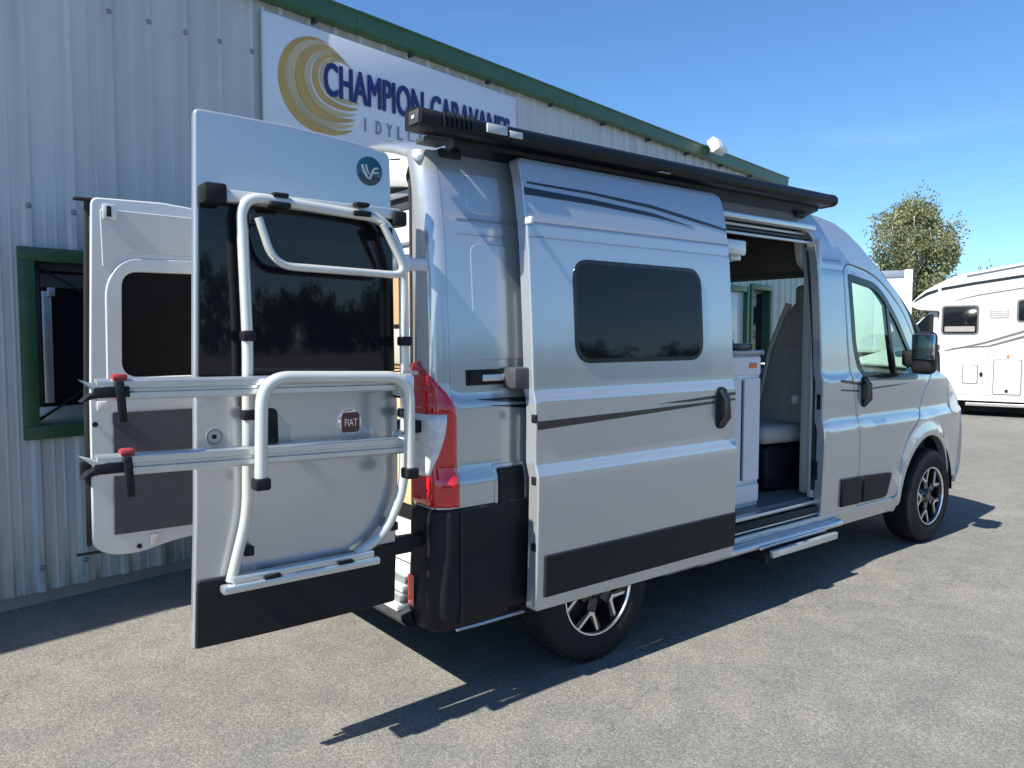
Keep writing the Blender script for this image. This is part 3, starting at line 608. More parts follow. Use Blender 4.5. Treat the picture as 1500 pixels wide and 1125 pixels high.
for t in (-1.15, 3.6):
    for o in (0.28, 1.92):
        mb = MB(); mb.lathe([(-0.1, 0.2), (-0.1, 0.31), (-0.07, 0.33), (0.07, 0.33), (0.1, 0.31), (0.1, 0.2), (0.08, 0.19), (0.06, 0.02)], (0, 0, 0), 'y', 24)
        rz = Matrix.Rotation(math.atan2(ME_.y, ME_.x), 3, 'Z'); mb.v = [rz @ v + H(t, o, 0.33) for v in mb.v]; munder(mb.obj('wheel', 'rubber'))
# ---- white box truck farther off
tk = tag(empty('box_truck', (24.9, 9.6, 0)), 'white box truck half hidden behind the silver van bonnet', 'truck')
TD = Vector((1.03, 0.472, 0)).normalized(); TS = Vector((TD.y, -TD.x, 0))
def T(a, b, z): return Vector((24.42, 8.71, 0)) + TS * a + TD * b + Vector((0, 0, z))     # a to the right, b away
def tbox(name, a0, a1, b0, b1, z0, z1, m, bev=0.02):
    q = MB().box((a0, b0, z0), (a1, b1, z1), bev); q.v = [T(v.x, v.y, v.z) for v in q.v]; o = q.obj(name, m); o.parent = tk; o.matrix_parent_inverse = Matrix.Translation(-tk.location); return o
tbox('box_body', -2.3, -0.02, 0.0, 4.4, 0.95, 3.74, 'whitepaint')
tbox('corner_post', -0.24, 0.0, -0.03, 0.06, 0.93, 3.77, 'whitepaint')
tbox('corner_post', -2.32, -2.12, -0.03, 0.06, 0.93, 3.77, 'whitepaint')
tbox('rear_door', -2.10, -1.18, -0.02, 0.0, 1.0, 3.45, 'mhwhite', 0.006); tbox('rear_door', -1.16, -0.26, -0.02, 0.0, 1.0, 3.45, 'mhwhite', 0.006)
tbox('header', -2.1, -0.26, -0.035, 0.02, 3.50, 3.74, 'letgrey', 0.01)
tbox('chassis', -2.1, -0.25, 0.1, 6.2, 0.5, 0.93, 'underbody'); tbox('cab', -2.2, -0.15, 4.7, 6.4, 0.6, 2.7, 'whitepaint', 0.15)
tbox('cab_window', -2.21, -0.14, 5.2, 5.95, 1.7, 2.4, 'darkglass', 0.02); tbox('bumper', -2.25, -0.1, -0.06, 0.05, 0.5, 0.72, 'darkgrey')
for a in (-2.0, -0.35):
    for b in (1.2, 5.4):
        mb = MB(); mb.lathe([(-0.12, 0.2), (-0.12, 0.4), (-0.08, 0.43), (0.08, 0.43), (0.12, 0.4), (0.12, 0.2), (0.08, 0.02)], (0, 0, 0), 'y', 20); rz = Matrix.Rotation(math.atan2(TD.y, TD.x), 3, 'Z')
        mb.v = [rz @ v + T(a, b, 0.43) for v in mb.v]; o = mb.obj('wheel', 'rubber'); o.parent = tk; o.matrix_parent_inverse = Matrix.Translation(-tk.location)

# ================================================================== TREES
def leaf_cloud(clumps, size, per, droop=0.0):
    v = []; f = []
    for (c, r) in clumps:
        for _ in range(per):
            d = Vector((random.gauss(0, 1), random.gauss(0, 1), random.gauss(0, 1))).normalized() * r * random.random() ** 0.45
            p = Vector(c) + Vector((d.x, d.y, d.z * (1 + droop) - droop * r * 0.5)); s = size * random.uniform(0.6, 1.3)
            a = Vector((random.gauss(0, 1), random.gauss(0, 1), random.gauss(0, 1))).normalized(); b = a.cross(Vector((random.gauss(0, 1), random.gauss(0, 1), random.gauss(0, 1)))).normalized()
            o = len(v); v += [p - a * s * 0.5, p + b * s * 0.32, p + a * s * 0.5, p - b * s * 0.32]; f.append((o, o + 1, o + 2, o + 3))
    return v, f
tr = tag(empty('birch_tree', (39.05, 15.4, 0)), 'loose drooping birch tree standing behind the white box truck', 'tree')
cl = []; tp = (39.05, 15.4)
lim = MB(); lim.tube([(tp[0], tp[1], -0.1), (tp[0] + 0.1, tp[1], 2), (tp[0] - 0.05, tp[1] + 0.1, 4), (tp[0] + 0.1, tp[1], 6), (tp[0], tp[1], 8.2)], [0.2, 0.17, 0.13, 0.08, 0.03], 10)
for i in range(95):
    z = random.uniform(1.9, 8.4); t = (z - 1.6) / 7.4
    rad = 2.5 * (math.sin(math.pi * min(1, 0.16 + t * 0.86)) ** 0.62) * random.uniform(0.45, 1.12); an = random.uniform(0, 6.28); rad *= 1 + 0.22 * math.sin(2 * an + 1.0 + z)
    p = Vector((tp[0] + rad * math.cos(an), tp[1] + rad * math.sin(an), z))
    b0 = Vector((tp[0], tp[1], max(1.5, z - rad * 0.75))); mid = (b0 + p) / 2 + Vector((0, 0, 0.35))
    lim.tube([b0, mid, p, p + Vector((0.15 * math.cos(an), 0.15 * math.sin(an), -0.5))], [0.05, 0.032, 0.016, 0.006], 5)
    for k in range(5):
        q = p + Vector((random.gauss(0, 0.30), random.gauss(0, 0.30), random.uniform(-0.9, 0.35))); cl.append((q, random.uniform(0.22, 0.48)))
    cl.append((mid, 0.35))
o = lim.obj('trunk', 'bark', None, fix=False); o.parent = tr; o.matrix_parent_inverse = Matrix.Translation(-tr.location)
v, f = leaf_cloud(cl, 0.14, 76, 1.1); o = mesh_obj('crown', v, f, 'leaf', None, smooth=0); o.parent = tr; o.matrix_parent_inverse = Matrix.Translation(-tr.location)
# wood across the yard, seen mirrored in the van's windows
cl = []
for i in range(1700):
    x = random.uniform(-70, 110); hgt = 5.5 + 2.6 * math.sin(x * 0.21) * math.sin(x * 0.083 + 1) + random.uniform(-1, 1)
    cl.append((Vector((x, -72 + random.uniform(-4, 4) - 0.05 * x, max(2, hgt) * random.random() ** 0.8 + 0.3)), random.uniform(0.9, 1.6)))
v, f = leaf_cloud(cl, 0.6, 40); o = mesh_obj('distant_wood', v, f, 'leafdark', None, smooth=0, kind='stuff'); tag(o, 'dark line of trees across the yard behind the photographer', 'trees')

# ================================================================== CAMPER VAN
van = tag(empty('camper_van'), 'silver camper van with open rear doors and side door and a black roof awning', 'van')
Yz = pchip([(0.28, 0.975), (0.33, 0.995), (0.40, 1.004), (0.60, 1.012), (0.80, 1.018), (0.93, 1.020), (0.985, 1.001), (1.03, 0.999), (1.15, 1.001), (1.245, 1.000), (1.285, 0.986), (1.40, 0.981), (1.60, 0.971), (1.80, 0.958), (1.92, 0.949), (1.935, 0.9455), (1.985, 0.9425), (2.0, 0.938), (2.12, 0.918), (2.22, 0.893), (2.27, 0.874), (2.30, 0.862)])
def Y(x, z):
    y = Yz(z)
    if x > 3.0: y -= ((x - 3.0) / 1.35) ** 2 * 0.13
    if x > 2.5 and z > 1.2: y -= ((x - 2.5)) ** 2 * 0.05 * min(1, (z - 1.2) / 0.3)
    if x > 2.95 and z < 1.0:                         # flared arch
        r = math.hypot(x - 3.48, z - 0.345); y += 0.022 * math.exp(-((r - 0.46) / 0.07) ** 2)
    return y
def RS(off=0.0): return lambda x, z, d: (x, -(Y(x, z) + off) + d, z)
def LS(off=0.0): return lambda x, z, d: (x, (Y(x, z) + off) - d, z)
def P(name, *a, parent=van, **k): return panel(name, *a, parent=parent, **k)
def arc(cx, cz, r, a0, a1, n=18): return [(cx + r * math.cos(R(a0 + (a1 - a0) * i / n)), cz + r * math.sin(R(a0 + (a1 - a0) * i / n))) for i in range(n + 1)]
XR = -0.72                                          # where the side turns into the rear corner
top = [(4.30, 0.90), (4.24, 1.02), (4.0, 1.16), (3.74, 1.26), (3.56, 1.42), (3.40, 1.56), (3.25, 1.69), (3.10, 1.80), (2.95, 1.895), (2.83, 1.96), (2.72, 2.02), (2.58, 2.11), (2.44, 2.19), (2.30, 2.245), (2.12, 2.27)]
bot = [(XR, 0.42)] + [(-0.37, 0.42)] + arc(0.08, 0.345, 0.445, 170, 10)[0:] + [(0.58, 0.33), (3.01, 0.33)] + arc(3.48, 0.345, 0.445, 178, 2) + [(3.97, 0.40), (4.22, 0.40)]
side = bot + top + [(XR, 2.27)]
slide_hole = rpoly([(0.76, 0.385), (2.03, 0.385), (2.03, 2.165), (0.76, 2.165)], [0.05, 0.05, 0.12, 0.10], 8)
fdoor = rpoly([(2.48, 0.40), (2.985, 0.40), (3.005, 0.55), (3.085, 0.78), (3.32, 0.93), (3.40, 1.10), (3.58, 1.25), (3.38, 1.48), (3.16, 1.68), (2.96, 1.81), (2.77, 1.905), (2.62, 1.95), (2.37, 1.985), (2.325, 1.93), (2.35, 1.35), (2.46, 1.0)], [0.02, 0.05, 0.1, 0.12, 0.12, 0.08, 0.02, 0.1, 0.1, 0.1, 0.1, 0.05, 0.03, 0.02, 0.2, 0.2], 5)
fd_hole = offs(ccw(fdoor), -0.006)
fwin = rpoly([(2.515, 1.235), (3.30, 1.215), (3.29, 1.38), (3.07, 1.62), (2.85, 1.80), (2.72, 1.87), (2.375, 1.915), (2.415, 1.42)], [0.10, 0.03, 0.06, 0.1, 0.1, 0.1, 0.03, 0.1], 6)
P('body_side', side, RS(), 'paint', thick=0.055, holes=[slide_hole, fd_hole], step=(0.09, 0.035), edge=0.035, roll=0.006)
lwin = rrect(0.95, 1.42, 1.85, 1.84, 0.07)
P('body_side', side, LS(), 'paint', thick=0.055, holes=[fd_hole, lwin], step=(0.12, 0.05), edge=0.05, roll=0.006)
def front_door(frame, frame2, sgn):
    d = P('front_door', fdoor, frame(0.001), 'paint', thick=0.05, holes=[offs(ccw(fwin), 0.012)], step=(0.07, 0.035), edge=0.035, roll=0.006)
    panel('window_surround', offs(ccw(fwin), -0.008), frame(0.003), 'blackgloss', d, thick=0.02, holes=[offs(ccw(fwin), 0.038)], edge=0.04, roll=0.002)
    panel('window_pane', offs(ccw(fwin), 0.034), frame(-0.004), 'clearglass', d, thick=0.004, step=(0.12, 0.08), roll=0.001)
    panel('window_divider', [(2.96, 1.24), (3.01, 1.24), (2.915, 1.735), (2.87, 1.76)], frame(0.001), 'blackgloss', d, thick=0.03, step=(0.1, 0.08), roll=0.002)
    # handle: recess dish and grip
    panel('handle_dish', rrect(2.485, 1.05, 2.585, 1.26, 0.045), frame(0.006), 'blackplastic', d, thick=0.02, roll=0.006)
    y = sgn * (Y(2.53, 1.15)); g = MB().tube([(2.525, y + sgn * 0.002, 1.235), (2.53, y + sgn * 0.034, 1.20), (2.535, y + sgn * 0.036, 1.11), (2.53, y + sgn * 0.002, 1.07)], 0.018, 10); g.obj('door_handle', 'blackgloss', d)
    panel('side_moulding', rpoly([(2.515, 0.42), (2.84, 0.415), (2.90, 0.58), (2.515, 0.60)], [0.005, 0.04, 0.02, 0.005]), frame(0.016), 'blackplastic', d, thick=0.02, step=(0.1, 0.06), roll=0.006)
    panel('decal_stripe', [(2.47, 1.195), (2.49, 1.195), (2.49, 1.215), (2.465, 1.215)], frame(0.003), 'decal', d, thick=0.003, roll=0.0005)
    # mirror
    m = MB()
    yo = sgn * 0.93
    m.box((3.16, min(yo, sgn * 1.06), 1.30), (3.27, max(yo, sgn * 1.06), 1.42), 0.03).obj('mirror_arm', 'blackplastic', d)
    mb = MB().box((3.06, min(sgn * 1.045, sgn * 1.20), 1.255), (3.18, max(sgn * 1.045, sgn * 1.20), 1.55), 0.045, 4)
    for v in mb.v: v.x += (abs(v.y) - 1.03) * -0.15
    mb.obj('mirror_housing', 'blackplastic', d)
    mb = MB().box((3.028, min(sgn * 1.06, sgn * 1.225), 1.36), (3.036, max(sgn * 1.06, sgn * 1.20), 1.53), 0.004)
    for v in mb.v: v.x += (abs(v.y) - 1.03) * -0.15 + 0.02
    mb.obj('mirror_glass', 'chrome', d)
    mb = MB().box((3.135, min(sgn * 1.15, sgn * 1.196), 1.42), (3.165, max(sgn * 1.15, sgn * 1.196), 1.46), 0.004); mb.obj('indicator', 'orange', d)
    return d
front_door(RS, None, -1); front_door(LS, None, 1)
# lower moulding and decals on the B-post in front of the sliding door, sill
P('side_moulding', rpoly([(2.245, 0.425), (2.488, 0.42), (2.488, 0.60), (2.245, 0.605)], 0.006), RS(0.016), 'blackplastic', thick=0.02, roll=0.006)
P('decal_stripe', [(2.24, 1.225), (2.46, 1.20), (2.46, 1.218), (2.24, 1.243)], RS(0.003), 'decal', thick=0.003, roll=0.0005)
P('decal_stripe', [(2.24, 1.17), (2.46, 1.155), (2.46, 1.166), (2.24, 1.182)], RS(0.003), 'decal', thick=0.003, roll=0.0005)
P('decal_stripe', [(2.60, 1.165), (2.9, 1.175), (3.2, 1.19), (2.9, 1.185), (2.60, 1.178)], RS(0.004), 'decal', thick=0.003, roll=0.0005, step=(0.1, 0.1))
# painted lower sill between the wheels
for fr_ in (RS, LS):
    P('sill', [(0.60, 0.285), (2.99, 0.285), (3.015, 0.40), (0.56, 0.40)], fr_(0.004), 'paint', thick=0.05, step=(0.2, 0.03), roll=0.012, edge=0.05)
# B-post inner jamb with seal (lit edge beside the opening)
MB().box((2.035, -0.945, 0.50), (2.075, -0.90, 2.12), 0.008).obj('door_jamb', 'jamb', van)
MB().box((2.055, -0.90, 0.52), (2.12, -0.83, 2.08), 0.01).obj('post_trim', 'liner', van)
MB().tube([(2.045, -0.935, 0.55), (2.045, -0.935, 1.2), (2.043, -0.915, 1.6), (2.041, -0.87, 2.05)], 0.014, 8).obj('door_seal', 'seal', van)
MB().box((2.028, -0.985, 1.06), (2.04, -0.955, 1.16), 0.006).obj('door_striker', 'blackplastic', van)
MB().box((2.028, -0.975, 0.62), (2.04, -0.93, 0.74), 0.006).obj('door_striker', 'blackplastic', van)
# ---- roof
def roof_pt(x, u):                                   # u -1..1
    yt = 0.876; a = abs(u); return (x, u * yt, 2.27 + 0.135 * (1 - a ** 3.2))
US = [-1 + 2 * i / 28 for i in range(29)]
def rib(u, x): return 0.008 * (math.cos(u * 9 * math.pi) > 0.2) * (1 if -0.5 < x < 1.9 else 0)
mb = MB(); xs = [-0.80, -0.77, -0.72, -0.66] + [-0.6 + 0.13 * i for i in range(20)]
rows = []
for x in xs:
    dr_ = 0.05 * (max(0, (-0.66 - x)) / 0.14) ** 2; rows.append([Vector(roof_pt(x, u)) + Vector((0, 0, rib(u, x) - dr_)) for u in US])
E_ = [(2.12, 0.876, 2.27), (2.30, 0.872, 2.245), (2.44, 0.868, 2.19), (2.58, 0.864, 2.11), (2.72, 0.862, 2.02), (2.83, 0.86, 1.96)]
C_ = [(2.12, 2.405), (2.30, 2.388), (2.46, 2.342), (2.62, 2.265), (2.77, 2.17), (2.90, 2.075)]
for (ex, ey, ez), (cx, cz) in zip(E_[0:], C_[0:]):
    ey = Y(ex, ez); rows.append([(ex + (cx - ex) * (1 - abs(u) ** 2.6), u * ey, ez + (cz - ez) * (1 - abs(u) ** 3.2)) for u in US])
mb.grid(rows); roof = mb.obj('roof', 'paint', van, smooth=50)
so_ = roof.modifiers.new('thick', 'SOLIDIFY'); so_.thickness = 0.03; so_.offset = -1
# ---- windscreen, bonnet, nose
wt = rows[-1]; ws = []
for k in range(7):
    t = k / 6; r_ = []
    for j, u in enumerate(US):
        b_ = Vector((3.74 + 0.28 * (1 - abs(u) ** 2.4), u * Y(3.74, 1.26), 1.26)); r_.append(Vector(wt[j]).lerp(b_, t) + Vector((0.05, 0, 0.03)) * math.sin(math.pi * t))
    ws.append(r_)
mb = MB().grid([r[2:27] for r in ws]); wsc = mb.obj('windscreen', 'clearglass', van, smooth=60)
for sl in (slice(0, 3), slice(26, 29)):
    p_ = MB().grid([r[sl] for r in ws]).obj('windscreen_pillar', 'blackgloss', van, smooth=60); m_ = p_.modifiers.new('thick', 'SOLIDIFY'); m_.thickness = 0.04; m_.offset = -1
bon = []
for (x, zc, ze) in ((3.745, 1.262, 1.25), (3.92, 1.235, 1.195), (4.05, 1.19, 1.13), (4.18, 1.12, 1.05), (4.30, 1.0, 0.90)):
    bon.append([(x + (0.27 if x < 3.9 else 0.20) * (1 - abs(u) ** 2.4), u * Y(x, ze), ze + (zc - ze + 0.03) * (1 - u ** 2)) for u in US])
b_ = MB().grid(bon).obj('bonnet', 'paint', van, smooth=50); m_ = b_.modifiers.new('thick', 'SOLIDIFY'); m_.thickness = 0.02; m_.offset = -1
nose = []
for (z, dx) in ((0.92, 0.0), (0.80, 0.03), (0.66, 0.05), (0.52, 0.05), (0.42, 0.03), (0.34, -0.04)):
    nose.append([(4.27 + dx + 0.20 * (1 - abs(u) ** 2.4), u * Y(4.26, max(0.4, z)), z) for u in US])
b_ = MB().grid(nose).obj('front_bumper', 'paint', van, smooth=50); m_ = b_.modifiers.new('thick', 'SOLIDIFY'); m_.thickness = 0.03; m_.offset = -1
MB().grid([[(4.515 + dx - 0.0 + 0.02 * (1 - u * u) - 0.10 * u * u, u * 0.55, z) for u in [-1 + 0.2 * i for i in range(11)]] for z, dx in ((0.84, 0.02), (0.60, 0.045))]).obj('grille', 'blackplastic', van)
for sg in (-1, 1):
    P('headlight', rpoly([(3.98, 0.93), (4.20, 0.88), (4.22, 1.0), (4.06, 1.10), (3.94, 1.13)], 0.03), (RS if sg < 0 else LS)(0.006), 'clearlens', thick=0.03, step=(0.06, 0.05), roll=0.006)
# ---- rear corners (swept round the plan radius), header, sill, bumper, lamps
RC = 0.08; JY = 0.838
def corner(sg, z, t, off=0.0):                        # t<0 on the side, 0..1 round the corner, 1..2 across the rear face to the jamb
    y0 = Yz(z); r = RC + off
    if t < 0: return Vector((XR - t * 0.1, sg * (y0 + off), z))
    if t <= 1: a = t * math.pi / 2; return Vector((XR - r * math.sin(a), sg * (y0 - RC + r * math.cos(a)), z))
    ya = y0 - RC; yb_ = min(JY, ya - 0.004); return Vector((XR - r, sg * (ya + (yb_ - ya) * (t - 1)), z))
def zl(a, b, n): return [a + (b - a) * i / n for i in range(n + 1)]
XB = XR - RC                                          # rear face
for sg in (-1, 1):
    rows_ = []
    for z in zl(0.42, 2.265, 48):
        r_ = [corner(sg, z, i / 10) for i in range(11)]; jy = min(JY, Yz(z) - RC - 0.004)
        r_ += [Vector((XB, sg * (jy + 0.002), z)), Vector((XB + 0.006, sg * (jy - 0.012), z)), Vector((XB + 0.03, sg * (jy - 0.014), z)), Vector((XB + 0.04, sg * (jy - 0.03), z)), Vector((XB + 0.10, sg * (jy - 0.035), z))]
        rows_.append(r_)
    MB().grid(rows_).obj('corner_post', 'paint', van, smooth=50)
    MB().tube([(XB + 0.012, sg * (min(JY, Yz(z) - RC) - 0.026), z) for z in zl(0.5, 2.15, 16)], 0.010, 8).obj('door_seal', 'seal', van)
mb = MB(); rows_ = []
for (x, z) in ((-0.66, 2.40), (-0.74, 2.375), (-0.79, 2.33), (-0.805, 2.27), (-0.802, 2.20), (-0.79, 2.175), (-0.66, 2.165)):
    rows_.append([(x, u * 0.80, z - 0.105 * (abs(u) ** 3) * (1 if z > 2.25 else 0.5)) for u in US])
mb.grid(rows_).obj('roof_header', 'whitepaint', van, smooth=50)
# marker light and louvred vent panel under the header
# rear sill with ribbed tread and bumper
MB().box((-0.815, -0.825, 0.42), (-0.62, 0.825, 0.545), 0.012).obj('rear_sill', 'jamb', van)
for i in range(4):
    MB().box((-0.875 + 0.012 * i, -0.82, 0.388 + 0.037 * i), (-0.80, 0.82, 0.418 + 0.037 * i), 0.006).obj('sill_tread', 'anod' if i % 2 else 'jamb', van)
rb = MB(); rows_ = []
for (z, o) in ((0.325, 0.005), (0.335, 0.055), (0.36, 0.075), (0.385, 0.075), (0.392, 0.03), (0.392, -0.05)):
    rows_.append([(XR - RC - o, y, z) for y in [-0.86 + 0.1433 * i for i in range(13)]])
rb.grid(rows_).obj('bumper_step', 'darkgrey', van, smooth=30)
for sg in (-1, 1):
    rows_ = []
    for z, o in [(0.325, -0.01), (0.335, 0.010), (0.36, 0.016)] + [(z, 0.018 + 0.012 * max(0, 1 - abs(z - 0.45) / 0.2)) for z in zl(0.40, 0.80, 14)] + [(0.822, 0.014), (0.83, 0.004), (0.83, -0.02)]:
        zz = max(z, 0.33)
        r_ = [Vector((x, sg * (Yz(max(z, 0.34)) + o), z)) for x in (-0.452, -0.50, -0.56, -0.62, -0.68)] + [corner(sg, zz, i / 8, o) for i in range(9)] + [corner(sg, zz, 1 + i / 4, o) for i in range(1, 5)]
        jy = min(JY, Yz(zz) - RC - 0.004); r_ += [Vector((XB - o + 0.012, sg * (jy - 0.012), zz)), Vector((XB + 0.06, sg * (jy - 0.016), zz))]
        for q in r_: q.z = z
        rows_.append(r_)
    MB().grid(rows_).obj('corner_cladding', 'blackplastic', van, smooth=40)
    P('arch_cladding', [(-0.450, 0.37), (-0.36, 0.37)] + arc(0.08, 0.345, 0.452, 172, 118, 10) + [(-0.11, 0.832), (-0.450, 0.832)], (RS if sg < 0 else LS)(0.016), 'blackplastic', thick=0.02, roll=0.004, step=(0.06, 0.06), edge=0.03)
    # seam in the cladding, strip of reflector, paint lip below
    MB().box((XR + 0.012, min(sg * 1.018, sg * 1.043), 0.36), (XR + 0.018, max(sg * 1.018, sg * 1.043), 0.81)).obj('cladding_seam', 'seal', van)
    q = MB().tube([(-0.36, sg * 1.004, 0.331), (-0.58, sg * 1.004, 0.329), (-0.70, sg * 0.996, 0.327)], 0.012, 8, flat=0.7); q.obj('lower_lip', 'anod', van)
    q = MB().grid([[corner(sg, z, t, 0.036) for t in (1.45, 1.7, 1.95)] for z in zl(0.42, 0.55, 3)]); q.obj('reflector', 'redlens', van)
    # tail lamp
    def tmin(z):                                     # lamp reaches round onto the side; narrows towards the top
        f = max(0, min(1, (z - 1.16) / 0.258)); return -0.16 + 1.40 * f ** 2.3
    zs = [0.835, 0.845] + zl(0.87, 1.38, 18) + [1.405, 1.418]
    rows_ = []
    for z in zs:
        e = 0.016 if 0.845 < z < 1.40 else (0.010 if z in (0.845, 1.405) else -0.004); t0 = tmin(z); r_ = []
        r_.append(corner(sg, z, t0, -0.004))
        for k in range(19): r_.append(corner(sg, z, t0 + (1.9 - t0) * k / 18, e if k else 0.008))
        r_.append(corner(sg, z, 1.94, 0.0) + Vector((0.01, 0, 0)))
        rows_.append(r_)
    lamp = MB().grid(rows_).obj('tail_light', 'redlens', van, smooth=50)
    def lens(name, z0, z1, t0, t1, m, off, taper=0):
        rws = []; zz = zl(z0, z1, 8)
        for z in zz:
            f = (z - z0) / (z1 - z0); a = t0 + taper * (1 - f) ** 2; r_ = []
            for k in range(7): r_.append(corner(sg, z, a + (t1 - a) * k / 6, off))
            rws.append(r_)
        o = MB().grid(rws).obj(name, m, lamp, smooth=50); md = o.modifiers.new('thick', 'SOLIDIFY'); md.thickness = 0.012; md.offset = -1; return o
    lens('reverse_lens', 0.965, 1.21, 0.22, 1.75, 'clearlens', 0.021, 0.5)
    lens('lamp_bulb', 1.235, 1.315, 0.55, 1.7, 'redlens', 0.021)
    lens('lamp_clip', 1.365, 1.38, 1.0, 1.85, 'clearlens', 0.019)
    lens('lamp_bulb', 0.87, 0.90, 0.7, 1.05, 'redlens', 0.021)
for x0_, x1_, off_, par_ in ((-0.66, 0.72, 0.0015, van), (-0.376, 0.966, 0.1195, None), (2.06, 2.30, 0.0015, van)):
    if par_ is None: continue
    for z_ in (1.930, 1.992): P('groove_shade', [(x0_, z_), (x1_, z_), (x1_, z_ + 0.0045), (x0_, z_ + 0.0045)], RS(off_), 'decalgrey', thick=0.001, roll=0.0003, step=(0.3, 0.3))  # flat grey strips: shade of the pressed grooves put in as colour
P('quarter_panel', rrect(-0.60, 1.42, 0.70, 1.90, 0.05), RS(0.004), 'paint', thick=0.006, roll=0.006, step=(0.09, 0.05))
P('quarter_panel', rrect(-0.60, 2.02, 0.70, 2.19, 0.05), RS(0.004), 'paint', thick=0.006, roll=0.006, step=(0.09, 0.04))
# ---- side furniture: slide rail, decals, vent
MB().box((-0.64, -0.990, 1.318), (0.74, -0.970, 1.382), 0.003).obj('rail_recess', 'blackplastic', van)
MB().box((-0.57, -1.002, 1.334), (0.74, -0.988, 1.362), 0.004).obj('slide_rail', 'anod', van)
MB().box((-0.63, -0.999, 1.325), (-0.575, -0.986, 1.376), 0.004).obj('rail_stop', 'blackplastic', van)
MB().box((-0.46, -1.075, 1.30), (-0.34, -0.99, 1.39), 0.012).box((-0.37, -1.08, 1.325), (-0.24, -1.02, 1.365), 0.008).obj('rail_carriage', 'darkgrey', van)
P('decal_stripe', [(-0.60, 1.262), (-0.45, 1.245), (-0.2, 1.235), (0.5, 1.232), (0.5, 1.252), (-0.2, 1.258), (-0.45, 1.262)], RS(0.003), 'decal', thick=0.003, roll=0.0005, step=(0.1, 0.1))
P('decal_stripe', [(-0.55, 1.236), (-0.40, 1.218), (-0.2, 1.207), (0.5, 1.20), (0.5, 1.214), (-0.2, 1.224), (-0.40, 1.230)], RS(0.003), 'decal', thick=0.003, roll=0.0005, step=(0.1, 0.1))
P('vent_port', rrect(-0.505, 0.80, -0.37, 0.97, 0.008), RS(0.012), 'blackplastic', thick=0.02, roll=0.005)
P('vent_frame', rrect(-0.525, 0.79, -0.35, 0.99, 0.012), RS(0.006), 'paint', thick=0.01, roll=0.004, holes=[rrect(-0.507, 0.798, -0.368, 0.972, 0.01)])
# ---- underbody, wheel housings
MB().box((-0.62, -0.86, 0.30), (4.1, 0.86, 0.47), 0.03).obj('underbody', 'underbody', van)
MB().tube([(-0.80, 0.3, 0.30), (0.4, 0.3, 0.30), (2.0, 0.25, 0.28)], 0.035, 10).obj('exhaust_pipe', 'darkgrey', van)
for (cx, r) in ((0.08, 0.47), (3.48, 0.475)):
    for sg in (-1, 1):
        q = MB(); a = [R(-2 + 184 * i / 22) for i in range(23)]
        q.grid([[(cx + r * math.cos(t), sg * y, 0.345 + r * math.sin(t)) for t in a] for y in (0.985, 0.60)]); o = q.obj('wheel_arch_liner', 'underbody', van)
        q = MB(); q.add([(cx + r * math.cos(t), sg * 0.60, 0.345 + r * math.sin(t)) for t in a], [tuple(range(23))]); q.obj('wheel_arch_liner', 'underbody', van)
